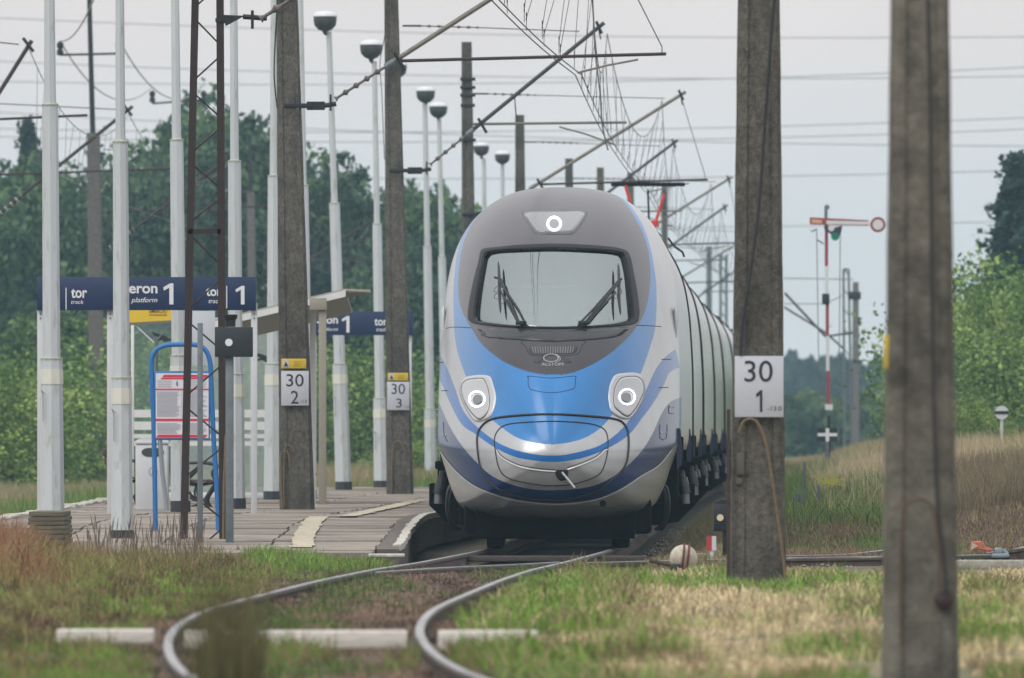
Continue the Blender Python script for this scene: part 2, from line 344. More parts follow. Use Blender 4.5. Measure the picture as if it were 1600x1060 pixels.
# ------------------------------------------------------------------ lamp posts
def lamp(D, xb, yb, xt, yt, step, ledge, wl, wm, wu, label, head=None, black=True, handle=True):
    P = lambda x, y: W(x, y, D); s = F/D; zb = P(xb, yb)
    r = thing('lamp_post', label, 'lamp post', zb, 'white lamp posts along the platform')
    def cx_at(y): return xb+(xt-xb)*(yb-y)/(yb-yt)
    n = 8; M = MB()
    M.tube([P(cx_at(yb), yb+.05*s), P(cx_at(ledge), ledge)], [wl/2/s*1.12, wl/2/s], n); M.build('lower_tube', WHITE, r)
    M = MB(); M.tube([P(cx_at(ledge), ledge), P(cx_at(step), step)], [wm/2/s*1.06, wm/2/s*.97], n); M.build('middle_tube', WHITE, r)
    M = MB(); M.tube([P(cx_at(step), step), P(cx_at(yt), yt)], [wu/2/s*1.05, wu/2/s*.86], n); M.build('upper_tube', WHITE, r)
    for yy, ww in ((ledge, wl), (step, wm)):
        c = P(cx_at(yy), yy); MB().lathe([(ww/2/s*1.01, -.012), (ww/2/s*1.03, .008), (ww/2/s*.6, .02)], c, 12).build('collar', MOSS, r)
    c0, c1 = P(cx_at(ledge+16), ledge+16), P(cx_at(ledge+16+24*s/130), ledge+16+24*s/130)
    MB().tube([c1, c0], [wl/2/s*1.075, wl/2/s*1.05], n).build('reflective_band', CREAM, r)
    if handle:
        q = P(cx_at(ledge+55)-wl*.38, ledge+55); y_ = q.y-wl/2/s-.01
        M = MB().tube([(q.x+.03, y_-.02, q.z+.0), (q.x-.02, y_-.03, q.z+.05), (q.x+.0, y_, q.z), (q.x, y_, q.z-.33)], .0075, 6); M.build('door_latch', mat('pale_latch', (.38, .38, .36), .5), r)
    if black: MB().tube([P(xb, yb+.06*s), P(xb, yb-.16*s)], wl/2/s*1.17, n).build('black_foot', mat('bitumen_foot', (.03, .035, .045), .6, var=.2), r)
    if head:
        hx, hy = head; h = P(hx, hy); k = 1.0
        H = MB(); prof = [(.03, -.26), (.05, -.2), (.13, -.165), (.2, -.09), (.222, .02), (.215, .09), (.18, .1)]
        hc = h; H.lathe(prof, hc, 20, Matrix.Diagonal((1, 1.25, 1)).to_4x4() @ Matrix.Identity(4)); H.build('lamp_bowl', mat('grey_lamp_bowl', (.06, .066, .07), .45, var=.1), r)
        H = MB(); H.lathe([(.232, .075), (.236, .09), (.22, .13), (.17, .165), (.09, .185), (.01, .19)], hc, 20, Matrix.Diagonal((1, 1.25, 1)).to_4x4()); H.build('lamp_hood', mat('pale_lamp_hood', (.66, .68, .7), .4), r)
        tp = P(cx_at(yt), yt); MB().tube([tp-Vector((0, 0, .05)), (tp+hc-Vector((0, 0, .28)))/2, hc-Vector((0, 0, .24))], .035, 8).build('neck', mat('blue_grey_neck', (.09, .16, .26), .5), r)
    return r
lamp(139, 82, 813, 77, -60, 164, 561, 34, 26, 18, 'white lamp post behind the stack of old sleepers, left of the sign board', black=False)
lamp(133, 191, 850, 187, -60, 222, 591, 31, 24.5, 15, 'white lamp post in front of the navy platform sign, black foot in weeds')
lamp(157, 282, 801, 273, -60, 219, 556, 27, 21.5, 14, 'white lamp post behind the dark lattice mast and the danger sign', handle=False)
lamp(165, 369, 796, 365, -60, 252, 585, 26, 21, 13, 'white lamp post behind the shelter glass, right of the lattice mast', handle=False)
lamp(186, 426, 783, 428, -60, 275, 569, 25, 18, 11, 'white lamp post half hidden behind the concrete mast numbered 30 2', handle=False)
lamp(189, 481, 781, 468, -60, 290, 558, 23, 17.5, 11, 'white lamp post just right of the concrete mast numbered 30 2', handle=False)
lamp(216, 537, 766, 514, 50, 318, 569, 22.5, 17, 10, 'white lamp post with the highest visible lamp head and a black foot', head=(508, 33))
lamp(225, 596, 764, 585, 96, 350, 623, 21, 15, 9, 'white lamp post just left of the concrete mast numbered 30 3', head=(580, 77))
lamp(250, 628, 768, 623, 118, 365, 620, 17, 13, 8, 'white lamp post almost hidden behind the concrete mast numbered 30 3', head=(620, 108), handle=False)
lamp(268, 674, 762, 664, 162, 385, 640, 18, 13.5, 9, 'white lamp post beside the left edge of the train, left one of the close pair', head=(665, 148), handle=False)
lamp(278, 698, 760, 686, 184, 402, 640, 16, 12.5, 8, 'white lamp post beside the left edge of the train, right one of the close pair', head=(685, 172), handle=False)
lamp(320, 760, 752, 756, 248, 430, 640, 14, 10, 7.5, 'white lamp post rising behind the train roof beside the third concrete mast', head=(752, 233), handle=False)
lamp(330, 787, 750, 785, 255, 440, 640, 13, 10, 7, 'small far lamp post above the train roof, the farthest one', head=(785, 246), handle=False)

# ------------------------------------------------------------------ platform signs
def sign(D, x0, x1, y0, y1, legs, label, yb, texts):
    P = lambda x, y, d=0: W(x, y, D)+Vector((0, d, 0)); s = F/D
    r = thing('platform_sign', label, 'sign', P((x0+x1)/2, yb), 'navy platform name boards')
    a, c = P(x0, y1), P(x1, y0)
    MB().box(a.x, c.x, D, D+.06, a.z, c.z, bev=.004).build('board', NAVYS, r)
    for x, w in legs:
        q = P(x, yb); M = MB().box(q.x-w/2, q.x+w/2, D+.065, D+.125, q.z-.05, a.z+.1, bev=.006); M.build('leg', WHITE2, r)
        for zz in (.05, .11):
            MB().lathe([(.012, -.004), (.012, .004)], (q.x, D+.06, a.z-zz), 8, Matrix.Rotation(math.pi/2, 4, 'X')).build('bolt', GREYP, r)
    for nm, st, b, kw in texts:
        u0, v1 = P(b[0], b[3]), P(b[2], b[1]); u0.y -= .004; v1.y -= .004
        if nm == 'rule': MB().box(u0.x, v1.x, D-.006, D-.002, u0.z, v1.z).build('rule', SIGNW, r, smooth=False)
        else: text_mesh('lettering', st, u0, v1, SIGNW, r, **kw)
    return r
B = dict(bold=.022); I = dict(shear=.25, bold=.006)
sign(155, 58, 400, 433, 485, [(63, .09), (172, .09), (397, .085)], 'navy board on white legs in front reading tor, peron 1 and tor 1', 803,
     [('t', '1', (78, 448, 92, 482), B), ('rule', '', (102.5, 450, 104, 484), {}), ('t', 'tor', (111, 451, 136, 466), B), ('t', 'track', (111, 469, 131, 475), I),
      ('t', 'peron', (190, 447, 246, 464), B), ('t', 'platform', (205, 465, 246, 475), I), ('t', '1', (255, 443, 271, 476), B),
      ('t', 'tor', (322, 450, 346, 463), B), ('t', 'track', (326, 467, 346, 474), I), ('rule', '', (353.5, 447, 355, 482), {}), ('t', '1', (368, 447, 382, 476), B)])
sign(212, 388, 645, 487, 524, [(394, .1), (490, .1), (639, .1)], 'navy board farther along the platform, partly behind the shelter and two concrete masts', 764,
     [('t', '2', (398, 496, 411, 518), B), ('rule', '', (415, 499, 416, 523), {}), ('t', 'tor', (421, 499, 440, 509), B),
      ('t', 'peron', (486, 497, 528, 510), B), ('t', 'platform', (497, 512, 528, 519), I), ('t', '1', (534, 494, 546, 520), B),
      ('t', 'tor', (585, 498, 605, 509), B), ('t', 'track', (588, 512, 605, 518), I), ('rule', '', (613, 499, 614, 523), {}), ('t', '2', (620, 496, 632, 518), B)])

# ------------------------------------------------------------------ overhead line masts
def concrete_pole(r, D, xb, yb, wb, xt, yt, wt, m, name='pole', recess=True):
    s = F/D; B0 = W(xb, yb, D); T = W(xt, yt, D); b = MB(); H = T.z-B0.z+.3
    B0 = B0-Vector((0, 0, .3)); hb, ht = wb/2/s, wt/2/s; n = 14; vs = []
    for i in range(n+1):
        t = i/n; c = B0.lerp(T, t); h = hb+(ht-hb)*t; k = h*.86
        jit = 1+.012*math.sin(i*2.3+D)
        for u, v in ((-k, -h), (k, -h), (h, -k), (h, k), (k, h), (-k, h), (-h, k), (-h, -k)): vs.append((c.x+u*jit, c.y+v, c.z))
    fs = [(8*i+a, 8*i+(a+1) % 8, 8*i+8+(a+1) % 8, 8*i+8+a) for i in range(n) for a in range(8)]+[tuple(range(8))[::-1], tuple(8*n+k for k in range(8))]
    b.add(vs, fs)
    if recess:                        # shallow raised ribs either side of the cast panel
        for sg in (-1, 1):
            vs = []
            for i in range(n+1):
                t = i/n; c = B0.lerp(T, t); h = hb+(ht-hb)*t; u0, u1 = sorted((sg*h*.5, sg*h*.84))
                vs += [(c.x+u0+h*.1*(1 if sg < 0 else -1)*-1, c.y-h+.001, c.z), (c.x+u0+h*.06, c.y-h-.018, c.z), (c.x+u1-h*.02, c.y-h-.018, c.z), (c.x+u1, c.y-h+.001, c.z)]
            b.add(vs, [(4*i+a, 4*i+a+1, 4*i+5+a, 4*i+4+a) for i in range(n) for a in range(3)])
    return b.build(name, m, r)
def insulator(r, a, c, n=5, rr=.05, m=None):
    a, c = Vector(a), Vector(c); b = MB(); pts = []; rs = []
    for i in range(n*4+1):
        t = i/(n*4); pts.append(a.lerp(c, t)); rs.append(rr*(.4 if i % 4 else 1.0))
    b.tube(pts, rs, 10); return b.build('insulator', m or mat('brown_insulator', (.12, .105, .095), .3, var=.2), r)
def cantilever(r, D, xp, zb, tip, par, c, contact, wt=.17):
    "tube bracket from the pole to the messenger clamp with registration tube and steady arm"
    T = Vector(tip); A = Vector((xp, D, zb))
    dirn = (T-A).normalized(); a1 = A+dirn*.28; a2 = A+dirn*1.0
    M = MB().box(xp-.32, xp-.06, D-.04, D+.04, zb-.1, zb+.02); M.tube([A-Vector((.08, 0, .04)), A+Vector((.1, 0, -.01))], .035, 8)
    M.tube([A+Vector((.02, -.06, -.11)), A+Vector((.02, -.06, .12))], .016, 6); M.tube([A+Vector((.02, .06, -.11)), A+Vector((.02, .06, .12))], .016, 6)
    M.build('bracket', BLACKP, r)
    insulator(r, a1-dirn*.18, a2)
    MB().tube([a2-dirn*.05, a2+dirn*.1], .048, 10).build('clamp_sleeve', GREYP, r)
    TT = T+dirn*.12
    MB().tube([a2, TT], .036, 8).build('cantilever_tube', wt, r)
    k = .30 if par else .27
    q = A.lerp(T, ((contact.z+(.22 if par else .39))-A.z)/(T.z-A.z)); zr = contact.z+(.22 if par else .34)
    MB().tube([q+Vector((-.03, -.045, .1)), q+Vector((.12, -.045, -.16))], .03, 6).build('drop_clamp', BLACKP, r)
    J = MB(); J.tube([T+Vector((-.05, -.04, .1)), T+Vector((.05, -.04, -.12))], .03, 6)
    J.tube([T+Vector((0, 0, -.06)), T+Vector((.03, 0, -.22))], .014, 6); J.build('joint_clamp', BLACKP, r)
    reg0 = A.lerp(T, (zr+.02-A.z)/(T.z-A.z)); xe = contact.x+(1.25 if par else .25)
    if not par: reg0 = Vector((reg0.x-.1, D, zr+.05))
    R1 = Vector((xe, D, zr+.08))
    MB().tube([Vector((reg0.x, D, zr-.02 if par else zr+.05)), R1], .024, 8).build('registration_tube', RUST if par else TUBE, r)
    if par:
        S = Vector((contact.x+.85, D, zr+.0)); MB().tube([S, S.lerp(contact, .5)+Vector((0, 0, .03)), contact+Vector((-.02, 0, .03))], .017, 6).build('steady_arm', TUBE, r)
        MB().tube([R1+Vector((-.06, 0, .02)), R1+Vector((-.06, 0, .1)), T+Vector((.02, 0, -.1))], .008, 5).build('stay_wire', WIRE, r)
    else:
        S = Vector((contact.x-.95, D, zr+.0)); MB().tube([S, S.lerp(contact, .5)+Vector((0, 0, .04)), contact+Vector((.02, 0, .03))], .017, 6).build('steady_arm', TUBE, r)
        MB().tube([a2.lerp(T, .35), a2.lerp(T, .35)+Vector((.04, 0, -.5)), Vector((a2.lerp(T, .35).x+.04, D, zr+.06))], .012, 6).build('drop_bracket', WIRE, r)
def top_tie(r, D, xp, T, z):
    a = Vector((xp+.14, D, z)); M = MB().tube([a-Vector((.1, 0, 0)), a+Vector((.2, 0, 0))], .02, 6); M.build('tie_shackle', BLACKP, r)
    insulator(r, a+Vector((.2, 0, 0)), a+Vector((1.25, 0, -.03)), 6, .03)
    MB().tube([a+Vector((1.2, 0, -.03)), T+Vector((-.35, 0, -.08))], .009, 5).build('tie_wire', WIRE, r)
def bands(r, D, xc, w, zs, m=BLACKP):
    for z, ww in zs:
        MB().box(xc-ww/2-.014, xc+ww/2+.014, D-ww/2-.014, D+ww/2+.014, z-.03, z+.03, bev=.004).build('band', m, r)
def plate(r, D, box, lines, yellow=None):
    x0, y0, x1, y1 = box; a = W(x0, y1, D); c = W(x1, y0, D); y_ = D-.30
    k = (D-.3)/D
    MB().box(a.x, c.x, y_, y_+.012, a.z, c.z, bev=.002).build('number_plate', PLATEW, r)
    for st, b, kw in lines:
        p, q = W(b[0], b[3], D), W(b[2], b[1], D); p.y = q.y = y_-.004; text_mesh('number', st, p, q, BLACKL, r, **kw)
    if yellow:
        x0, y0, x1, y1 = yellow; a = W(x0, y1, D); c = W(x1, y0, D)
        w = MB().box(a.x, c.x, y_, y_+.012, a.z, c.z, bev=.002).build('warning_plate', YEL, r)
        wd, h = c.x-a.x, c.z-a.z; u0 = a.x+wd*.07; tz = a.z+h*.18
        MB().box(u0, u0+wd*.24, y_-.006, y_-.002, a.z+h*.15, c.z-h*.15).build('pictogram_field', PLATEW, r, smooth=False)
        MB().prism([(u0+wd*.03, tz+h*.05), (u0+wd*.21, tz+h*.05), (u0+wd*.12, tz+h*.52)], 'y', y_-.011, y_-.008).build('warning_triangle', BLACKL, r, smooth=False)
        for i in range(3): text_mesh('small_print', ('Nie dotykać', 'urządzenie', 'elektryczne')[i], Vector((a.x+wd*.5, y_-.004, c.z-h*(.38+.22*i))), Vector((a.x+wd*.8, y_-.004, c.z-h*(.24+.22*i))), BLACKL, r)
def rope(r, D, pts, rad, m): MB().tube([W(x, y, D)+Vector((0, -.3, 0)) for x, y in catmull(pts, 5, False)], rad, 6).build('earthing_cable', m, r)
ROPE = mat('tan_earthing_rope', (.16, .115, .07), .8, var=.3, vscale=30)
MASTS = []
def mast(D, xb, yb, wb, xt, yt, wt, tipx, par, label, zb=6.1, m=CONC, cx_=None):
    r = thing('catenary_mast', label, 'mast', W(xb, yb, D), 'concrete masts on the platform side of the track')
    concrete_pole(r, D, xb, yb, wb, xt, yt, wt, m)
    s = F/D; xp = (xb-800)/s; wz = .32
    T = Vector((tipx, D, 8.62)); c = Vector((cx(D)+(-.15 if par else -.25), D, 6.5))
    cantilever(r, D, xp+.45, zb, T, par, c, c, TUBE if par else TUBED)
    bands(r, D, xp, 0, [(zb-.04, .36), ])
    top_tie(r, D, xp, T, 8.64)
    MASTS.append((D, Vector((.4*T.x+.6*c.x, D, T.z-.02)), c)); return r
m2 = mast(162.4, 465, 797, 55, 447, -80, 31, 1.3, True, 'concrete mast standing on the platform with the plate 30 over 2')
plate(m2, 162.4, (440, 580, 483, 634), [('30', (448, 585, 475, 604), {}), ('2', (455, 611, 467, 631), {}), ('-11.0', (469, 625, 480, 630), {})], (440, 561, 479, 576))
rope(m2, 162.4, [(442, 794), (440, 760), (439, 720), (440, 709), (448, 705), (452, 712), (453, 724)], .014, ROPE)
rope(m2, 162.4, [(445, 792), (444, 750), (446, 700), (454, 697), (460, 704)], .012, ROPE)
rope(m2, 162.4, [(434, 170), (429, 120), (431, 60), (434, 0), (434, -60)], .012, WIRE)
m3 = mast(203, 625.5, 772, 43, 611, -20, 21, 1.55, False, 'concrete mast standing on the platform with the plate 30 over 3')
plate(m3, 203, (605, 597, 640, 641), [('30', (612, 600, 633, 616), {}), ('3', (619, 623, 628, 637), {}), ('-11.0', (632, 634, 639, 638), {})], (606, 583, 638, 595))
rope(m3, 203, [(612, 770), (613, 720), (615, 694), (622, 689), (630, 696), (634, 712)], .014, ROPE)
rope(m3, 203, [(604, 20), (601, 60), (594, 100), (597, 150), (601, 250)], .008, WIRE)
m4 = mast(244, 736, 765, 27, 729, 66, 16, 3.62, True, 'distant concrete mast behind the train roof, with stacked iron bands near its top')
bands(m4, 244, (731-800)*244/F, 0, [(W(0, 124, 244).z, .3), (W(0, 137, 244).z, .3), (W(0, 149, 244).z, .3), (W(0, 219, 244).z, .31), (W(0, 165, 244).z, .28)])
m5 = mast(285, 816, 760, 24, 812, 180, 14, 4.05, False, 'stubby looking concrete mast top above the centre of the train roof')
m6 = mast(326, 893, 750, 20, 889, 248, 12, 6.2, True, 'smallest concrete mast top just behind the train roof, right of centre')
m7 = mast(367, 941, 745, 18, 938, 262, 11, 6.85, False, 'far concrete mast hidden behind the train, only its bracket showing')
m8 = mast(408, 988, 740, 17, 985, 270, 10, 8.9, True, 'farthest concrete mast behind the train, its bracket tiny beside the train')
m9 = mast(449, 1040, 735, 15, 1038, 290, 9, 10.1, False, 'outermost bracket mast lost in the tangle of wires right of the train')

# lattice mast
def lattice():
    D = 132.5; P = lambda x, y, d=0: W(x, y, D)+Vector((0, d, 0))
    r = thing('lattice_mast', 'slender dark brown steel lattice mast in front of the blue timetable board', 'mast', P(318, 850))
    H = [(286, 305, 850, -30), (348, 343, 850, -30)]
    for (xb, xt, yb, yt), w in zip(H, (.075, .078)):
        M = MB()
        for d in (0, .45):
            a, c = P(xb, yb+8, d), P(xt, yt, d*.8); vs = [(q.x+u, q.y+v, q.z) for q in (a, c) for u, v in ((-w/2, -.03), (w/2, -.03), (w/2, .03), (-w/2, .03))]
            M.add(vs, [(0,1,5,4),(1,2,6,5),(2,3,7,6),(3,0,4,7),(3,2,1,0),(4,5,6,7)])
        M.build('upright', BROWN, r, smooth=False)
    MB().box(P(294, 0).x, P(345, 0).x, D-.03, D+.03, P(0, 366).z, P(0, 358).z).build('cross_bar', BROWN, r, smooth=False)
    MB().box(P(284, 0).x-.03, P(350, 0).x+.03, D-.1, D+.5, P(0, 862).z, P(0, 851).z, bev=.01).build('foot', CONCD, r)
    ys = [-30, 5, 32, 66, 90, 123, 147, 179, 204, 236, 258, 290, 314, 345]
    ya = [(32, 66), (90, 123), (147, 181), (203, 236), (258, 291), (314, 345), (369, 412), (450, 480), (505, 545), (573, 615), (639, 678), (704, 742), (767, 809), (830, 850)]
    lx = lambda y: 305-19*(y+30)/880+3; rx = lambda y: 343+5*(y+30)/880-3
    seq = [(0, 4, 32), (1, 68, 32), (1, 90, 123), (1, 147, 181), (1, 203, 236), (1, 258, 291)]
    pts = [(lx(-10), -24), (rx(0), -14)]
    segs = [(lx(9), 9, rx(-20), -20), (lx(32), 32, rx(67), 67), (lx(124), 124, rx(91), 91), (lx(147), 147, rx(181), 181), (lx(236), 236, rx(203), 203), (lx(258), 258, rx(292), 292), (lx(345), 345, rx(312), 312),
            (lx(369), 369, rx(412), 412), (lx(481), 481, rx(438), 438), (lx(505), 505, rx(545), 545), (lx(616), 616, rx(573), 573), (lx(639), 639, rx(680), 680), (lx(744), 744, rx(702), 702), (lx(767), 767, rx(809), 809), (rx(828), 828, lx(860)+30, 850)]
    for x0, y0, x1, y1 in segs: MB().tube([P(x0, y0), P(x1, y1)], .0115, 6).build('diagonal_rod', BROWN, r)
    A = P(350, 33); M = MB().prism([(A.x-.02, A.z+.07), (A.x+.24, A.z+.06), (A.x+.02, A.z-.06)], 'y', D-.04, D+.04); M.tube([A+Vector((.22, 0, .05)), A+Vector((.5, 0, .03))], .03, 8)
    for dy in (-.07, .07): M.tube([A+Vector((.33, dy, -.09)), A+Vector((.33, dy, .12))], .018, 6)
    M.box(A.x-.1, A.x+.02, D-.05, D+.5, A.z-.01, A.z+.03); M.build('bracket', BLACKP, r)
    a = A+Vector((.42, 0, .02)); d = Vector((.84, 0, .54)); insulator(r, a, a+d*.9, 4, .055)
    MB().tube([a+d*.85, a+d*3.6], .036, 8).build('cantilever_tube', TUBE, r)
    M = MB()
    M.tube([P(352, 690)+Vector((0, -.1, 0)), P(353, 680)+Vector((0, -.1, 0)), P(350, 760)+Vector((0, -.1, 0)), P(349, 845)+Vector((0, -.1, 0))], .015, 6); M.build('earthing_cable', ROPE, r)
lattice()

# near masts on the right
def near_mast():
    D = 99.0; r = thing('catenary_mast', 'tall stained concrete mast right of the train carrying the large plate 30 over 1', 'mast', W(1184, 915, D), 'concrete masts right of the track')
    concrete_pole(r, D, 1184, 915, 88, 1185.5, -30, 64, CONC)
    s = F/D; y_ = D-.30
    plate(r, D, (1147, 557, 1223, 652), [('30', (1162, 564, 1206, 597), {}), ('1', (1180, 610, 1190, 644), {}), ('-13.0', (1198, 635, 1220, 642), {})])
    rope(r, D, [(1212, -20), (1207, 20), (1195, 180), (1185, 320), (1172, 420), (1160, 500), (1156, 556)], .016, WIRE)
    rope(r, D, [(1154, 676), (1160, 660), (1172, 655), (1184, 664), (1197, 700), (1210, 780), (1220, 850), (1226, 908)], .015, ROPE)
    M = MB(); a = W(1138, 912, D); M.box(a.x-.02, a.x+.012, D-.32, D-.29, a.z, W(0, 640, D).z); M.build('earthing_strip', RUST, r)
    M = MB().box(W(1149, 0, D).x, W(1158, 0, D).x, y_+.02, y_+.1, W(0, 757, D).z, W(0, 747, D).z, bev=.004); M.box(W(1150, 0, D).x, W(1162, 0, D).x, y_+.02, y_+.1, W(0, 742, D).z, W(0, 708, D).z, bev=.004); M.build('junction_box', mat('stained_fitting', (.1, .09, .07), .8), r)
    D = 62.0; r = thing('catenary_mast', 'nearest concrete mast at the far right, out of focus, reaching past the bottom edge', 'mast', W(1437, 1090, D), 'concrete masts right of the track')
    concrete_pole(r, D, 1437.5, 1085, 121, 1437, -40, 88, mat('pale_weathered_concrete', (.155, .145, .12), .9, var=.4, vscale=8, bump=.6, bscale=30, col2=(.035, .031, .026), c2scale=3.0, c2lo=.4, c2hi=.75, stretch=(1, 1, .9)))
    rope(r, D, [(1446, -20), (1450, 120), (1452, 300), (1455, 560), (1460, 760), (1470, 860), (1476, 925)], .012, WIRE)
    rope(r, D, [(1405, 1010), (1404, 900), (1408, 800), (1420, 784), (1440, 780), (1456, 800), (1464, 860), (1466, 920)], .010, mat('rust_stained_cable', (.1, .065, .045), .8))
    M = MB(); q = W(1474, 936, D); M.lathe([(.055, -.03), (.05, .03), (.02, .05)], q+Vector((0, -.24, 0)), 14, Matrix.Rotation(math.pi/2, 4, 'X')); M.build('bolt', RUST, r)
    M = MB().box(W(1381.5, 0, D).x, W(1393, 0, D).x, D-.16, D+.1, W(0, 577, D).z, W(0, 524, D).z, bev=.004); M.build('yellow_plate_edge', YEL, r)
near_mast()

# ------------------------------------------------------------------ overhead wires of the train's track
def wire_run(sup, name, label, droppers=True, m=WIRE, rr=.0085, contacts=2, sag=1.25, group='overhead lines'):
    "sup: list of (D, messenger point, contact point)"
    for (D0, T0, c0), (D1, T1, c1) in zip(sup[:-1], sup[1:]):
        lab = label((D0+D1)/2)
        r = thing(name, lab, 'overhead line', (c0+c1)/2, group)
        n = 18; mp_ = [T0.lerp(T1, i/n)+Vector((0, 0, -sag*4*(i/n)*(1-i/n)-.1)) for i in range(n+1)]
        MB().tube(mp_, rr, 5).build('messenger_wire', m, r)
        cl = []
        for k in range(contacts):
            o = Vector((.045*(2*k-1) if contacts > 1 else 0, 0, 0)); pts = [c0.lerp(c1, i/10)+o+Vector((0, 0, -.05*math.sin(math.pi*i/10))) for i in range(11)]
            MB().tube(pts, rr, 5).build('contact_wire', m, r)
        if droppers:
            nd = max(4, int((D1-D0)/2.9))
            for i in range(1, nd):
                t = i/nd; a = T0.lerp(T1, t)+Vector((0, 0, -sag*4*t*(1-t)-.1)); c = c0.lerp(c1, t); o = .045*(1 if i % 2 else -1)
                MB().tube([a, c+Vector((o, 0, .16)), c+Vector((o, 0, 0))], rr*.5, 4).build('dropper', m, r)
                M = MB().lathe([(.004, -.06), (.009, -.03), (.004, 0), (.009, .03), (.004, .06)], c+Vector((o, 0, .18)), 6); M.build('dropper_clip', m, r)
near_s = [(99.0, Vector((cx(99)+.3, 99, 8.62)), Vector((cx(99)+.25, 99, 6.5))), (132.5, Vector((cx(132.5)-.4, 132.5, 8.62)), Vector((cx(132.5)-.55, 132.5, 6.5)))]
def lab(D):
    names = {115: 'span of catenary wires nearest the camera, above the track', 147: 'catenary span with many droppers at the top edge, left of the first long bracket', 183: 'catenary span between the masts numbered 30 2 and 30 3',
             224: 'catenary span with its deep sagging wire over the train roof', 264: 'catenary span above the right roof edge of the train', 305: 'catenary span ending at the bracket beside mast 30 1',
             346: 'distant catenary span low beside the train roof', 387: 'far catenary span, thin wires right of the train', 428: 'farthest catenary span of the train track'}
    return names[min(names, key=lambda k: abs(k-D))]
wire_run(near_s+MASTS, 'catenary_span', lab)
r = thing('feeder_jumper', 'thick twisted jumper cable hanging down from the top of the view over the train', 'cable', W(927, 100, 185))
MB().tube([W(x, y, 186) for x, y in catmull([(925, -80), (926, 0), (928, 40), (930, 80), (933, 108), (938, 150), (941, 195), (950, 235)], 6, False)], .014, 6).build('cable', WIREG, r)
# ------------------------------------------------------------------ second electrified track at the far left
FG = mat('hazy_grey_concrete', (.13, .12, .115), .9, var=.3, vscale=10)
def far_mast(D, xb, yb, wb, xt, yt, wt, label, mastext=None, tip=None, zb=6.3):
    r = thing('catenary_mast', label, 'mast', W(xb, yb, D), 'concrete masts of the second track'); concrete_pole(r, D, xb, yb, wb, xt, yt, wt, FG, recess=False)
    if mastext:
        a, c = W(xt, yt+40, D), W(mastext[0], mastext[1], D); MB().tube([a, c], [.075, .06], 8).build('steel_extension', BLACKP, r)
        for (x0, x1, y, yt_) in mastext[2:]:
            M = MB().tube([W(x0, y, D), W(x1, y-2, D)], .035, 6); M.build('crossarm', BLACKP, r)
            for xx in (x0, x1): MB().lathe([(.03, -.02), (.09, .0), (.09, .12), (.05, .16), (.09, .2), (.09, .3), (.04, .36)], W(xx, y, D), 8).build('insulator', BLACKP, r)
    if tip:
        A = Vector(((xb-800)*D/F+.3, D, zb)); T = Vector(tip)
        MB().tube([A, T+(T-A)*.03], .045, 6).build('cantilever_tube', RUST, r)
        q = A.lerp(T, .35); MB().tube([Vector((q.x-1.2, D, q.z+.1)), Vector((T.x+1.1, D, q.z+.25))], .028, 6).build('registration_tube', RUST, r)
        MB().tube([Vector((A.x-.2, D, 8.9)), T+Vector((-.2, 0, 0))], .012, 5).build('tie_wire', WIRE, r)
        MB().tube([T+Vector((-.12, -.05, .12)), T+Vector((.08, -.05, -.14))], .035, 6).build('joint_clamp', BLACKP, r)
        insulator(r, A, A.lerp(T, .2), 5, .07, mat('pale_insulator', (.4, .4, .4), .4))
    return r
LM = [(216, Vector((-9.15, 216, 8.75)), Vector((-9.2, 216, 6.6))), (260, Vector((-8.75, 260, 8.75)), Vector((-8.9, 260, 6.6))), (303, Vector((-7.5, 303, 8.7)), Vector((-7.7, 303, 6.6))), (349, Vector((-6.1, 349, 8.6)), Vector((-6.3, 349, 6.5))), (392, Vector((-4.9, 392, 8.6)), Vector((-5.1, 392, 6.5)))]
far_mast(216, -105, 800, 40, -105, -30, 26, 'mast of the second track outside the left edge, only its bracket tip in view', tip=LM[0][1])
far_mast(260, -28, 790, 33, -28, 60, 22, 'mast just beyond the left edge whose long bracket ends behind the second lamp post', tip=LM[1][1])
far_mast(303, 154, 787, 26, 146, 208, 20, 'brownish concrete mast with a thin black steel extension at the upper left', mastext=(138, -60, (94, 186, 86, 0)), tip=LM[2][1])
far_mast(392, 397, 760, 16, 392, 300, 12, 'faint concrete mast in front of the forest, left of the mast numbered 30 2', mastext=(390, 215, (360, 420, 300, 0)), tip=LM[4][1])
r = thing('crossarm_pole', 'small dark crossarm with two insulators behind the lattice mast, before the tree tops', 'pole', W(278, 770, 349), 'concrete masts of the second track')
MB().tube([W(278, 775, 349), W(278, 140, 349)], [.16, .07], 8).build('pole', FG, r)
MB().tube([W(238, 162, 349), W(318, 156, 349)], .035, 6).build('crossarm', BLACKP, r)
for xx in (238, 318): MB().lathe([(.03, -.02), (.09, .0), (.09, .12), (.05, .16), (.09, .2), (.09, .3), (.04, .36)], W(xx, 160, 349), 8).build('insulator', BLACKP, r)
def lab2(D):
    names = {238: 'wire span of the second track at the far upper left', 281: 'sloping wire span of the second track behind the two leftmost lamp posts', 326: 'wire span of the second track before the forest', 370: 'faint farthest wire span of the second track'}
    return names[min(names, key=lambda k: abs(k-D))]
wire_run(LM, 'catenary_span', lab2, rr=.009, contacts=1, sag=1.0, group='overhead lines of the second track', m=mat('grey_far_wire', (.12, .12, .125), .6))
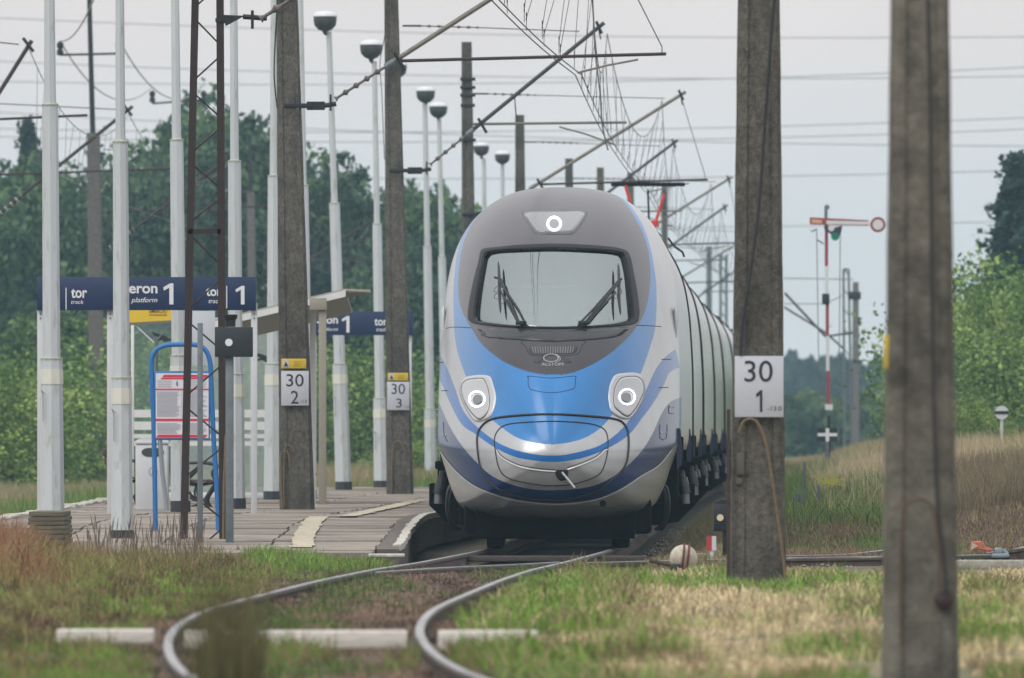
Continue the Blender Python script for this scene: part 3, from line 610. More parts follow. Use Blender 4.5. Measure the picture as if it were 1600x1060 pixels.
# feeder wires between the crossarms, and faint power lines across the sky
FW = mat('faint_power_wire', (.42, .42, .43), .7)
def sagline(name, label, a, c, sag, rad, group, m=FW):
    n = 24; M = MB().tube([a.lerp(c, i/n)+Vector((0, 0, -sag*4*(i/n)*(1-i/n))) for i in range(n+1)], rad, 5); o = M.build(name, m)
    tag(o, label, 'power line', group)
sagline('feeder_wire', 'faint feeder wire sagging from the left crossarm behind the lamp posts', W(94, 64, 303), W(238, 136, 349), 0.9, .02, 'feeder wires')
sagline('feeder_wire', 'faint feeder wire on the inner side, sagging to the tree tops', W(186, 62, 303), W(318, 134, 349), 0.9, .02, 'feeder wires')
sagline('feeder_wire', 'pale feeder wire sloping down from the top edge to the left crossarm', W(150, -10, 250), W(94, 64, 303), .3, .02, 'feeder wires')
for i, (yl, yr, nm) in enumerate(((10, 40, 'topmost'), (78, 98, 'second highest'), (122, 68, 'rising'), (150, 218, 'long sloping'), (196, 150, 'middle rising'), (205, 168, 'lower rising'), (262, 238, 'second lowest'), (330, 318, 'lowest'))):
    sagline('power_line', f'{nm} faint power line of those crossing the whole sky', W(-500, yl-10, 640), W(2100, yr+8, 640), 1.1+.1*(i % 3), .034, 'faint power lines across the sky')

# ------------------------------------------------------------------ right hand far masts, semaphore, signs
def semaphore():
    D = 273; s = F/D; P = lambda x, y, d=0: W(x, y, D)+Vector((0, d, 0))
    r = thing('semaphore_signal', 'mechanical semaphore signal with horizontal red and white arm ending in a ring', 'signal', P(1293, 710))
    Wp = mat('semaphore_white', (.62, .64, .64), .5); Rp = mat('semaphore_red', (.30, .045, .045), .6)
    for y0, y1, m, nm in ((722, 650, BLACKP, 'post_foot'), (641, 580, Rp, 'post_red_section'), (580, 525, Wp, 'post_white_section'), (525, 475, Rp, 'post_red_section'), (460, 416, Wp, 'post_white_section'), (416, 355, Rp, 'post_red_section'), (355, 325, GREYP, 'post_top')):
        MB().box(P(1295-(722-y0)*.012-2.6, 0).x, P(1295-(722-y0)*.012+2.6, 0).x, D-.05, D+.05, P(0, y0).z, P(0, y1).z).build(nm, m, r, smooth=False)
    MB().box(P(1284.5, 0).x, P(1296, 0).x, D-.12, D+.12, P(0, 476).z, P(0, 459).z, bev=.02).build('winch_box', BLACKP, r)
    MB().box(P(1289, 0).x, P(1301, 0).x, D-.08, D-.055, P(0, 641).z, P(0, 632).z).build('name_plate', Wp, r, smooth=False)
    # arm: red frame, white panel, ring
    arm = [(1265, 340), (1357, 344.5), (1357, 353.5), (1265, 351)]
    q = [P(x, y) for x, y in arm]; MB().prism([(v.x, v.z) for v in q], 'y', D-.14, D-.11).build('arm_board', Rp, r, smooth=False)
    for x0, x1, a0, a1, m in ((1268, 1284, 342.8, 348.8, mat('arm_panel_orange', (.62, .36, .2), .5)), (1291, 1358, 345, 350.8, Wp)):
        v = [P(x0, a0), P(x1, a0+1.5), P(x1, a1+1), P(x0, a1)]; MB().prism([(t.x, t.z) for t in v], 'y', D-.147, D-.142).build('arm_panel', m, r, smooth=False)
    c = P(1371.5, 351.5); R = Matrix.Rotation(math.pi/2, 4, 'X')
    MB().lathe([(.185, -.02), (.185, .02)], c+Vector((0, -.125, 0)), 28, R).build('ring', Rp, r, smooth=False); MB().lathe([(.125, -.024), (.125, .024)], c+Vector((0, -.125, 0)), 28, R).build('ring_disc', Wp, r, smooth=False)
    v = [P(1290, 350), P(1300, 357), P(1316, 353), P(1313, 368), P(1306, 374), P(1297, 366), P(1287, 357)]
    MB().prism([(t.x, t.z) for t in v], 'y', D-.2, D-.16).build('spectacle_frame', mat('spectacle_dark', (.03, .02, .035), .5), r, smooth=False)
    MB().lathe([(.1, -.02), (.1, .02)], P(1304.5, 370, -.2), 18, R).build('green_lens', mat('green_glass_lens', (.0, .16, .11), .2), r, smooth=False)
    MB().lathe([(.075, -.02), (.075, .02)], P(1298.5, 357, -.2), 18, R).build('clear_lens', Wp, r, smooth=False)
    MB().lathe([(.06, -.03), (.06, .05), (.02, .08)], P(1292, 325), 12).build('finial', GREYP, r)
    for x0, x1, y1 in ((1276, 1281, 690), (1313, 1310, 690)): MB().tube([P(x0, 358), P(x1, y1)], .011, 5).build('pull_wire', TUBE, r)
    M = MB().tube([P(1276, 358), P(1269, 362), P(1267, 360)], .018, 5); M.tube([P(1276, 375), P(1287, 381)], .018, 5); M.build('lever_linkage', GREYP, r)
semaphore()
def bw_sign():
    D = 262; P = lambda x, y, d=0: W(x, y, D)+Vector((0, d, 0)); r = thing('warning_board', 'black and white crossed warning board on a short post below the semaphore', 'sign', P(1292, 712))
    MB().tube([P(1292, 715), P(1292, 690)], .05, 6).build('post', GREYP, r)
    a, c = P(1277.5, 690), P(1308, 669.5); MB().box(a.x, c.x, D-.03, D, a.z, c.z).build('board', BLACKP, r, smooth=False)
    MB().box(a.x, c.x, D-.038, D-.034, P(0, 682).z, P(0, 677).z).build('white_bar', SIGNW, r, smooth=False); MB().box(P(1290, 0).x, P(1295.5, 0).x, D-.046, D-.042, a.z, c.z).build('white_bar', SIGNW, r, smooth=False)
bw_sign()
def disc_sign():
    D = 230; P = lambda x, y, d=0: W(x, y, D)+Vector((0, d, 0)); r = thing('round_marker', 'small round white marker with a black bar on a white post in tall grass', 'sign', P(1565, 715))
    MB().tube([P(1565, 725), P(1565, 652)], .032, 8).build('post', WHITE2, r); R = Matrix.Rotation(math.pi/2, 4, 'X')
    MB().lathe([(.138, -.01), (.138, .01)], P(1565, 645, -.05), 28, R).build('disc', WHITE2, r, smooth=False)
    a, c = P(1554, 647.5), P(1576, 642.5); MB().box(a.x, c.x, D-.07, D-.063, a.z, c.z).build('black_bar', BLACKP, r, smooth=False)
disc_sign()
def right_far():
    D = 405; P = lambda x, y, d=0: W(x, y, D)+Vector((0, d, 0)); g_ = 'far masts below the grey sky on the right'
    r = thing('catenary_mast', 'distant grey concrete mast right of the semaphore, leaning slightly', 'mast', P(1337, 705), g_)
    concrete_pole(r, D, 1337, 706, 12, 1337, 441, 9, mat('far_grey_pole', (.16, .15, .16), .9), recess=False)
    MB().box(P(1325, 0).x, P(1345, 0).x, D-.15, D+.15, P(0, 468).z, P(0, 456).z, bev=.02).build('band', BLACKP, r)
    MB().box(P(1332, 0).x, P(1348, 0).x, D-.15, D+.15, P(0, 567).z, P(0, 563).z, bev=.02).build('band', BLACKP, r)
    T = P(1228, 468); MB().tube([P(1333, 520), P(1290, 526), P(1226, 458)], .05, 6).build('cantilever_tube', RUST, r)
    MB().tube([P(1318, 545), P(1290, 520), P(1225, 480)], .04, 6).build('lower_tube', TUBED, r)
    MB().tube([P(1333, 437), P(1224, 435)], .018, 5).build('tie_wire', TUBE, r); MB().tube([P(1316, 462), P(1290, 475), P(1224, 475)], .016, 5).build('steady_arm', TUBE, r)
    r = thing('lattice_mast', 'thin distant lattice mast between the semaphore and the grey mast', 'mast', P(1322, 700), g_)
    for xa, xt in ((1319.5, 1318), (1331, 1326)): MB().tube([P(xa, 705), P(xt, 421)], .045, 5).build('upright', GREYP, r)
    for y in range(421, 700, 31): MB().tube([P(1318.5, y), P(1328, y+12)], .02, 4).build('diagonal_rod', GREYP, r)
    MB().tube([P(1318, 421), P(1326, 421)], .045, 5).build('top_bar', GREYP, r)
    M = MB(); 
    D2 = 520; r = thing('lattice_mast', 'tiny hazy steel mast in the tangle of wires right of the train', 'mast', W(1108, 690, D2), g_)
    for dx in (-3, 3): MB().tube([W(1108+dx, 700, D2), W(1108+dx*.5, 385, D2)], .08, 5).build('upright', GREYP, r)
    for y in range(390, 690, 22): MB().tube([W(1105, y, D2), W(1111, y+11, D2)], .03, 4).build('diagonal_rod', GREYP, r)
    r = thing('lattice_mast', 'hazy wide steel gantry leg at the right edge of the train roof', 'mast', W(1132, 690, D2), g_)
    for dx in (-5, 4): MB().tube([W(1131+dx, 700, D2), W(1131+dx, 398, D2)], .07, 5).build('upright', GREYP, r)
    for y in range(398, 690, 18): MB().tube([W(1126, y, D2), W(1135, y+9, D2)], .03, 4).build('diagonal_rod', GREYP, r)
right_far()

# ------------------------------------------------------------------ shelter
def shelter():
    D0, D1 = 171.0, 196.0; r = thing('platform_shelter', 'glass platform shelter with white frame, slatted lower glazing and sloping roof', 'shelter', (-4.3, 184, .3))
    wm = mat('white_shelter_frame', (.68, .7, .7), .5, var=.05); bm_ = mat('beige_shelter_frame', (.3, .28, .23), .6, var=.05)
    Db = 195.0; P = lambda x, y, D=Db: W(x, y, D)
    # roof: sheet rising to the right, seen along its end
    z = lambda x, D: None
    A, B_ = P(285, 511, 174), P(540, 451, 174); th = Vector((0, 0, -.125)); back = Vector((0, 7, -.27))
    M = MB().add([A, B_, B_+back, A+back, A+th*.3, B_+th*.3, B_+back+th*.3, A+back+th*.3], [(0,1,2,3),(7,6,5,4),(0,4,5,1),(1,5,6,2),(2,6,7,3),(3,7,4,0)]); M.build('roof', mat('beige_roof_sheet', (.33, .31, .27), .7), r)
    M = MB(); o = Vector((0, -.03, 0)); M.add([A+o+Vector((0, 0, -.03)), B_+o+Vector((0, 0, -.03)), B_+o+th, A+o+th, A+o+back*.005+Vector((0, 0, -.03)), B_+o+back*.005+Vector((0, 0, -.03)), B_+o+back*.005+th, A+o+back*.005+th], [(0,1,2,3),(7,6,5,4),(0,4,5,1),(1,5,6,2),(2,6,7,3),(3,7,4,0)]); M.build('fascia', wm, r)
    d = (B_-A).normalized(); n_ = 16; vs = []
    for i in range(n_*4+1):
        t = i/(n_*4); u = .5*t; vs.append(B_+Vector((.02+u*.72, -.02+t*1.2, -.03-.0*t+.025*math.sin(i*math.pi/2))))
    M = MB(); pr = [v+Vector((0, 0, 0)) for v in vs]; k = len(pr); M.add(pr+[v+Vector((-.35, .02, -.08)) for v in pr], [(i, i+1, k+i+1, k+i) for i in range(k-1)]); M.build('corrugated_sheet', bm_, r)
    for x, yb, D, w, m in ((504, 788, 172.5, .115, bm_), (489, 786, 176, .09, wm), (207, 783, 181, .05, wm)):
        q = P(x, yb, D); MB().box(q.x-w/2, q.x+w/2, D-.04, D+.04, q.z-.04, 1.44+(672-(472 if x > 400 else 495))*D/F+.0, bev=.004).build('post', m, r)
    q = P(496, 468, 172.5); MB().box(q.x-.12, q.x+.14, 172.4, 172.5, q.z-.16, q.z+.02, bev=.004).build('post_bracket', bm_, r)
    # glazed wall seen through the signs
    Dg = 190.0; g = glassmat('shelter_glass', (.86, .93, .89, 1), .07, (.9, 1, .95, 1), .05)
    for x0, x1 in ((208, 290), (292, 372), (374, 440), (442, 486)):
        a, c = P(x0, 770, Dg), P(x1, 500, Dg); MB().box(a.x, c.x, Dg, Dg+.012, a.z, c.z).build('glass_pane', g if x0 < 290 else glassmat('reflective_shelter_glass', (.8, .88, .85, 1), .42, (.85, .92, .9, 1), .2), r, smooth=False)  # right panes: bright sky reflection put in by a stronger mirror share
        MB().box(c.x, c.x+.035, Dg-.02, Dg+.03, a.z-.05, c.z+.05).build('mullion', wm, r, smooth=False)
    for y0, y1 in ((640.5, 652.5), (659, 672), (678.5, 685), (690, 697)):
        a, c = P(206, y1, Dg), P(486, y0, Dg); MB().box(a.x, c.x, Dg-.05, Dg-.035, a.z, c.z).build('white_slat', wm, r, smooth=False)
    a, c = P(206, 779, Dg), P(486, 770, Dg); MB().box(a.x, c.x, Dg-.04, Dg+.04, a.z, c.z, bev=.004).build('bottom_rail', wm, r)
    a, c = P(206, 503, Dg), P(486, 497, Dg); MB().box(a.x, c.x, Dg-.04, Dg+.04, a.z, c.z, bev=.004).build('top_rail', wm, r)
    # near end glazing
    a, c = P(300, 572, 169), P(336, 486, 169); MB().box(a.x, c.x, 169, 169.03, a.z, c.z, bev=.003).build('white_end_panel', mat('pale_end_panel', (.52, .55, .6), .5), r)
    # crow stickers
    for (cx_, cy_) in ((255, 525), (412, 556)):
        pts = [(-18, -7), (-12, -4), (-2, -2), (5, 1), (9, 4), (17, 2), (16, 6), (8, 8), (3, 10), (-1, 7), (-6, 7), (-9, 9), (-10, 6), (-5, 3), (-14, 0)]
        q = [P(cx_+u, cy_+v, 180 if cx_ < 300 else Dg) for u, v in pts]; Dq = q[0].y
        MB().prism([(v.x, v.z) for v in q], 'y', Dq-.07, Dq-.06).build('bird_sticker', BLACKP, r, smooth=False)
shelter()
def bench(D, x, yb, label, sc_=1.0):
    s = F/D; q = W(x, yb, D); r = thing('bench', label, 'bench', q, 'iron framed benches in the shelter'); ir = mat('black_cast_iron', (.015, .018, .02), .5); wd = mat('red_brown_slat', (.09, .045, .04), .6, var=.2)
    P = lambda u, v, dy=0: q+Vector((u, dy, v))
    for dy in (0, 1.45):
        M = MB()
        M.tube([P(a, b_, dy) for a, b_ in catmull([(-.32, .85), (-.26, .6), (-.2, .42), (-.16, .25), (-.24, .08), (-.34, 0)], 5, False)], .028, 6)
        M.tube([P(a, b_, dy) for a, b_ in catmull([(-.2, .42), (0, .38), (.2, .4), (.3, .42), (.22, .3), (.14, .15), (.2, .03), (.3, 0)], 5, False)], .026, 6)
        M.tube([P(a, b_, dy) for a, b_ in catmull([(-.27, .68), (-.1, .7), (.12, .7), (.28, .66), (.24, .55), (.3, .42)], 5, False)], .024, 6)
        M.tube([P(a, b_, dy) for a, b_ in catmull([(-.2, .42), (-.05, .55), (.05, .68)], 5, False)], .018, 6); M.tube([P(a, b_, dy) for a, b_ in catmull([(-.16, .3), (-.04, .16), (.14, .15)], 5, False)], .02, 6)
        M.tube([P(a, b_, dy) for a, b_ in catmull([(.02, .4), (-.02, .25), (.03, .1), (-.3, 0)], 5, False)], .02, 6)
        M.build('iron_side', ir, r)
    for i in range(4):
        u = -.18+.13*i; MB().box(q.x+u, q.x+u+.1, D-.1, D+1.6, q.z+.42, q.z+.455, bev=.006).build('seat_slat', wd, r)
    for i in range(3):
        v = .52+.13*i; u = -.27-.03*i; MB().box(q.x+u-.02, q.x+u+.035, D-.1, D+1.6, q.z+v, q.z+v+.1, bev=.008).build('back_slat', wd, r)
bench(168, 306, 798, 'brown slatted bench with curled black iron sides, right of the white bin'); bench(174, 196, 792, 'brown slatted bench mostly hidden behind the white lamp post, left of the bin')
bench(189, 462, 781, 'bench at the far end of the shelter behind mast 30 2')
def litter_bin():
    D = 164; q = W(238, 799, D); s = F/D; r = thing('litter_bin', 'tall white litter bin with an oval opening and small round emblem', 'bin', q); w = 51/2/s; h = 113/s
    MB().box(q.x-w, q.x+w, D-w, D+w, q.z, q.z+h*.93, bev=.03).build('body', WHITE2, r)
    MB().box(q.x-w-.015, q.x+w+.015, D-w-.015, D+w+.015, q.z+h*.93, q.z+h*.97, bev=.01).build('rim', WHITE2, r)
    M = MB(); n = 12; vs = []
    for i in range(n+1): t = math.pi*i/n; vs.append((q.x-math.cos(t)*w*.96, q.z+h*.97+math.sin(t)*.055))
    M.prism(vs, 'y', D-w*.95, D+w*.95); M.build('domed_lid', WHITE2, r)
    P = lambda x, y: W(x, y, D); pts = []
    for k in range(24):
        t = 2*math.pi*k/24; a = math.copysign(abs(math.cos(t))**.6, math.cos(t)); pts.append((P(239.5+17.5*a, 0).x, P(0, 707+7*math.sin(t)).z))
    MB().prism(pts, 'y', D-w-.006, D-w-.002).build('opening', mat('bin_opening', (.05, .065, .05), .8), r, smooth=False)
    e = P(240, 737); R = Matrix.Rotation(math.pi/2, 4, 'X')
    MB().lathe([(.062, -.003), (.062, .003)], Vector((e.x, D-w-.006, e.z)), 20, R).build('emblem', GREYP, r, smooth=False); MB().lathe([(.052, -.003), (.052, .003)], Vector((e.x, D-w-.01, e.z)), 20, R).build('emblem_field', WHITE2, r, smooth=False)
    MB().box(e.x-.015, e.x+.03, D-w-.018, D-w-.014, e.z-.03, e.z+.01).build('emblem_mark', BLACKP, r, smooth=False)
    MB().box(q.x-w-.06, q.x+w+.09, D-w-.06, D+w+.06, q.z-.06, q.z+.035, bev=.02).build('base_slab', mat('grey_concrete_base', (.3, .29, .26), .9, var=.2), r)
litter_bin()
def timetable():
    D = 137; P = lambda x, y, d=0: W(x, y, D)+Vector((0, d, 0)); r = thing('timetable_board', 'blue tubular frame holding a white timetable poster with red stripes', 'notice board', P(288, 845))
    fr = catmull([(243, 850), (242, 760), (240, 660), (237, 590), (237, 562), (244, 547), (258, 540), (280, 538.5), (305, 539), (320, 546), (328, 565), (330, 600), (334, 690), (339, 770), (342, 852)], 6, False)
    MB().tube([P(x, y) for x, y in fr], .031, 10).build('tube_frame', BLUEP, r)
    a, c = P(241, 688), P(328, 580); MB().box(a.x, c.x, D-.02, D+.03, a.z, c.z, bev=.005).build('backing_panel', BLUEP, r)
    a, c = P(243.5, 685), P(326, 583.5); MB().box(a.x, c.x, D-.03, D-.024, a.z, c.z).build('poster', mat('poster_paper', (.68, .68, .74), .4), r, smooth=False)
    RP = mat('poster_red', (.62, .03, .07), .5); GP = mat('poster_grey_print', (.4, .42, .47), .6)
    for x0, x1, y0, y1, sk in ((254, 325, 586, 589.5, 2), (251, 325, 590.5, 592.5, 2), (243.5, 326, 607.5, 609.5, 0), (243.5, 326, 654.5, 658, 0), (244, 324, 679.5, 684, 3)):
        v = [P(x0+sk, y0), P(x1, y0), P(x1-(sk if sk else 0), y1), P(x0, y1)]; MB().prism([(t.x, t.z) for t in v], 'y', D-.036, D-.033).build('red_stripe', RP, r, smooth=False)
    M = MB()
    y = 612.0
    while y < 677:
        if not 650 < y < 661:
            for x0, x1 in ((245.5, 283), (286, 324)):
                x2 = x1-rng.random()*8; a, c = P(x0, y+.7), P(x2, y); M.box(a.x, c.x, D-.035, D-.032, a.z, c.z)
        y += 1.9
    for y in (595, 598, 601, 604):
        a, c = P(246, y+.8), P(268, y); M.box(a.x, c.x, D-.035, D-.032, a.z, c.z); a, c = P(290, y+.8), P(322, y); M.box(a.x, c.x, D-.035, D-.032, a.z, c.z)
    M.build('fine_print', GP, r, smooth=False)
    a, c = P(283.5, 655), P(287, 611); MB().box(a.x, c.x, D-.0372, D-.0362, a.z, c.z).build('grey_column', mat('poster_column', (.5, .52, .57), .5), r, smooth=False)
    for x, y in ((277, 597),): text_mesh('accessibility_mark', 'i', P(275.5, 603, -.04), P(278, 596, -.04), mat('poster_blue', (.05, .1, .3), .5), r, bold=.03)
    MB().tube([P(250, 688), P(254, 740), P(261, 799)], .028, 4).build('rear_prop', mat('grey_prop', (.3, .33, .36), .6), r)
timetable()
def danger_sign():
    D = 175; P = lambda x, y, d=0: W(x, y, D)+Vector((0, d, 0)); r = thing('danger_sign', 'yellow danger board under the navy sign with the word ŚMIERCIĄ', 'sign', P(243, 500))
    v = [P(196, 455), P(286, 452), P(285, 500), P(196, 505.5)]; MB().prism([(t.x, t.z) for t in v], 'y', D-.03, D).build('board', mat('danger_yellow', (.72, .5, .03), .5, var=.05), r, smooth=False)
    v = [P(194, 505), P(289, 499.5), P(289, 503.5), P(194, 509)]; MB().prism([(t.x, t.z) for t in v], 'y', D-.04, D+.02).build('frame', mat('dark_yellow_frame', (.16, .15, .13), .6), r, smooth=False)
    v = [P(285.4, 452), P(289, 452), P(289, 500), P(285.4, 500)]; MB().prism([(t.x, t.z) for t in v], 'y', D-.04, D+.02).build('side_frame', GREYP, r, smooth=False)
    text_mesh('lettering', 'GROZI', P(225, 479, -.035), P(268, 466, -.035), BLACKL, r, bold=.01); text_mesh('lettering', 'ŚMIERCIĄ !', P(233, 491, -.035), P(262, 481.5, -.035), BLACKL, r, bold=.01)
    a, c = P(233, 493), P(261, 492); MB().box(a.x, c.x, D-.036, D-.033, a.z, c.z).build('underline', BLACKL, r, smooth=False)
    MB().tube([P(211, 508), P(242, 537)], .014, 6).build('strut', WHITE2, r); MB().tube([P(268, 505), P(245, 532)], .012, 6).build('strut', GREYP, r)
    MB().tube([P(244, 530), P(244, 790)], .035, 6).build('post', mat('green_grey_post', (.12, .16, .14), .6), r)
danger_sign()
def dark_box():
    D = 131; P = lambda x, y, d=0: W(x, y, D)+Vector((0, d, 0)); r = thing('dwarf_signal', 'black signal box with one white dot on a grey post, right of the lattice mast', 'signal', P(359, 856))
    a, c = P(352.5, 862), P(365, 558); MB().box(a.x, c.x, D-.05, D+.05, a.z, c.z, bev=.01).build('post', GREYP, r)
    a, c = P(336, 558), P(395, 511.5); MB().box(a.x, c.x, D-.12, D+.12, a.z, c.z, bev=.006).build('housing', mat('black_housing', (.018, .024, .03), .55), r)
    R = Matrix.Rotation(math.pi/2, 4, 'X'); MB().lathe([(.043, -.006), (.043, .006)], P(358, 535.5, -.127), 20, R).build('white_dot', SIGNW, r, smooth=False)
    q = P(360, 511); MB().lathe([(.058, 0), (.062, .08), (.078, .1), (.082, .14), (.07, .143)], q, 14).build('vent_cap', BLACKP, r)
    r = thing('steel_post', 'slim grey galvanised post standing before the timetable poster', 'post', P(312, 852)); a, c = P(308.5, 856), P(317, 505)
    MB().box(a.x, c.x, D-.02, D+.03, a.z, c.z, bev=.004).build('post', GREYP, r)
    for y in (516, 560, 640): MB().lathe([(.008, -.004), (.008, .004)], P(312.5, y, -.025), 8, R).build('bolt', TUBE, r)
dark_box()
# stack of old sleepers
for i, (y0, y1, x0, x1, lb) in enumerate(((800, 807.5, 45, 99, 'topmost'), (808.5, 814.5, 44, 101, 'second from top'), (815, 821, 43.5, 100, 'third from top'), (822, 828, 47, 101, 'fourth from top'), (828.6, 835, 49, 102, 'fifth from top'), (835.6, 842, 45, 101, 'sixth from top'), (842.6, 850, 44, 102, 'lowest in weeds'))):
    D = 129; a, c = W(x0, y1, D), W(x1, y0, D); jt = rng.normal(0, .004)
    M = Matrix.Translation(((a.x+c.x)/2, D, (a.z+c.z)/2)) @ Matrix.Rotation(jt*3, 4, 'Y'); w, h = (c.x-a.x)/2, (c.z-a.z)/2
    o = MB().box(-w, w, 0, 2.2, -h, h, M, bev=.006).build('timber_plank', mat('stacked_old_timber', (.13, .115, .08), .9, var=.45, vscale=5, stretch=(.7, 3, 9), bump=.8, bscale=18)); tag(o, f'grey weathered plank of the stack at the left lamp post, {lb}', 'plank', 'planks stacked on the platform')

# ------------------------------------------------------------------ tracks
def rail_profile(b, pts, m_, r, sides=None):
    "rail swept along pts (top centre points): foot, web and head"
    prof = [(-.03, 0), (.03, 0), (.03, -.035), (.01, -.05), (.01, -.125), (.07, -.145), (.07, -.155), (-.07, -.155), (-.07, -.145), (-.01, -.125), (-.01, -.05), (-.03, -.035)]
    vs = []; k = len(prof)
    for i, p in enumerate(pts):
        d = (pts[min(i+1, len(pts)-1)]-pts[max(i-1, 0)]).normalized(); n = Vector((d.y, -d.x, 0)).normalized()
        for u, v in prof: vs.append(p+n*u+Vector((0, 0, v)))
    fs = [(i*k+a, i*k+(a+1) % k, (i+1)*k+(a+1) % k, (i+1)*k+a) for i in range(len(pts)-1) for a in range(1, k)]+[tuple(range(k)), tuple((len(pts)-1)*k+a for a in range(k))[::-1]]
    MB().add(vs, fs).build('rail_side', RAILS, r)
    vs = []
    for i, p in enumerate(pts):
        d = (pts[min(i+1, len(pts)-1)]-pts[max(i-1, 0)]).normalized(); n = Vector((d.y, -d.x, 0)).normalized()
        vs += [p+n*u+Vector((0, 0, v)) for u, v in ((-.031, -.010), (-.025, .001), (-.010, .004), (.010, .004), (.025, .001), (.031, -.010))]
    fs = [(i*6+a, i*6+a+1, (i+1)*6+a+1, (i+1)*6+a) for i in range(len(pts)-1) for a in range(5)]
    MB().add(vs, fs).build('rail_head', RAILT, r)
tr = thing('railway_track', 'winding railway track with worn shiny rails leading to the train', 'railway track', (cx(100), 100, 0))
for sg in (-1, 1):
    pts = [Vector((cx(D)+sg*.7525, D, rz(D)+.004)) for D in np.concatenate([np.arange(44, 150, .6), np.arange(150, 420, 4)])]

    rail_profile(None, pts, None, tr)
sl = None
for i, D in enumerate(np.arange(84, 146, .65)):
    if sl is None:
        me_ = MB().box(-1.25, 1.25, -.13, .13, -.12, 0, bev=.01); sl = me_.build('sleeper', WOODD); sl.parent = tr; o = sl
    else: o = sl.copy(); COL.objects.link(o)
    o.parent = tr; o.location = Vector((cx(D)-tr.location.x, D-100, rz(D)-.172)); o.rotation_euler = (0, 0, rng.normal(0, .01))
# diverging siding (crosses the view almost level)
tr2 = thing('siding_track', 'rusty rails of a siding branching off across the view to the right', 'railway track', W(1000, 880, 108))
def lvl(pts, z0=None): return [W(x, y, F*(CH-z)/(y-HY)) for x, y, z in pts]
def pxrail(seq, n=8):
    out = []
    for x, y, z in catmull(seq, n, False): D = F*(CH-z)/(y-HY); out.append(Vector(((x-800)*D/F, D, z)))
    return out
rail_profile(None, pxrail([(560, 897, .10), (600, 893.5, .095), (700, 887, .085), (800, 882.5, .07), (873, 878.5, .05)]), None, tr2)
rail_profile(None, pxrail([(905, 880, .05), (1000, 877.5, .055), (1140, 874, .07), (1230, 872, .08), (1380, 870, .1), (1495, 868, .1), (1640, 866, .1)]), None, tr2)
rail_profile(None, pxrail([(1200, 868.5, .09), (1300, 867.6, .09), (1345, 864, .1), (1385, 859.5, .12)]), None, tr2)
rail_profile(None, pxrail([(1540, 864, .12), (1570, 861, .14), (1600, 855, .18), (1640, 846, .2)]), None, tr2)
for x in range(1235, 1640, 40):
    q = pxrail([(x, 876, -.02), (x+14, 871, -.02)])[0]; MB().box(q.x-.12, q.x+.12, q.y-1.5, q.y+1.2, q.z-.12, q.z, bev=.01).build('sleeper', WOODD, tr2)
# crossing timbers
def timber(x0, x1, y0, y1, D, dep, label, m=WOOD, grp='timbers laid across the track'):
    a, c = W(x0, y1, D), W(x1, y0, D); o = MB().box(a.x, c.x, D, D+dep, a.z, c.z, bev=.012).build('crossing_timber', m); tag(o, label, 'timber', grp)
PALE = mat('pale_worn_timber', (.62, .59, .54), .8, var=.2, vscale=7, stretch=(1, 4, 6), bump=.4, bscale=18)
timber(88, 240, 984, 1006, 67.5, .26, 'pale timber end outside the left rail in the blurred foreground', PALE)
timber(287, 636, 986, 1014, 67.5, .26, 'long pale timber between the rails in the blurred foreground', PALE)
timber(684, 840, 986, 1016, 67.5, .26, 'pale timber end outside the right rail in the blurred foreground', PALE)
timber(575, 632, 866, 871, 124.3, .5, 'small whitish slab at the near end of the platform edge', mat('whitish_slab', (.5, .49, .46), .8, var=.3, vscale=10))
timber(714, 1012, 869, 878, 130.6, .3, 'dark timber with pale top between the rails just before the train', WOODD)
timber(1060, 1200, 866, 871, 129.5, .8, 'flat pale timber right of the track before the red and white marker', WOOD)
timber(1497, 1640, 876, 890, 112, .6, 'mossy concrete beam under the switch lever at the right edge', mat('mossy_concrete_beam', (.3, .29, .25), .9, var=.4, vscale=12))
# point lever weights, markers
def ball():
    D = 110; P = lambda x, y, d=0: W(x, y, D)+Vector((0, d, 0)); c = P(1068, 873); R_ = .136
    r = thing('switch_weight', 'round white counterweight with dark red bands lying by the right rail', 'counterweight', P(1068, 890))
    wm = mat('dirty_white_iron', (.46, .42, .34), .6, var=.35, vscale=14)
    n = 14; prof = [(max(.001, R_*math.sin(math.pi*i/n)), -R_*.75*math.cos(math.pi*i/n)) for i in range(n+1)]
    MB().lathe(prof, c, 28, Matrix.Rotation(math.radians(80), 4, 'Z') @ Matrix.Rotation(math.radians(78), 4, 'Y')).build('weight', wm, r)
    for u in (-.006, .042):
        pts = [c+Vector((u+.012*math.sin(k*.3), -math.cos(k*math.pi/14)*math.sqrt(max(0, (R_*1.0)**2-u*u)), math.sin(k*math.pi/14-0)*math.sqrt(max(0, (R_*1.0)**2-u*u)))) for k in range(-7, 15)]
        MB().tube(pts, .011, 6).build('red_band', mat('dark_red_band', (.12, .03, .025), .7), r)
    MB().tube([c+Vector((-.1, -.02, -.07)), c+Vector((-.32, .1, -.02))], .02, 6).build('lever_rod', RUST, r)
    M = MB().box(c.x-.13, c.x-.03, D-.13, D+.05, c.z-.14, c.z-.05, bev=.02); M.build('black_hub', BLACKP, r)
ball()
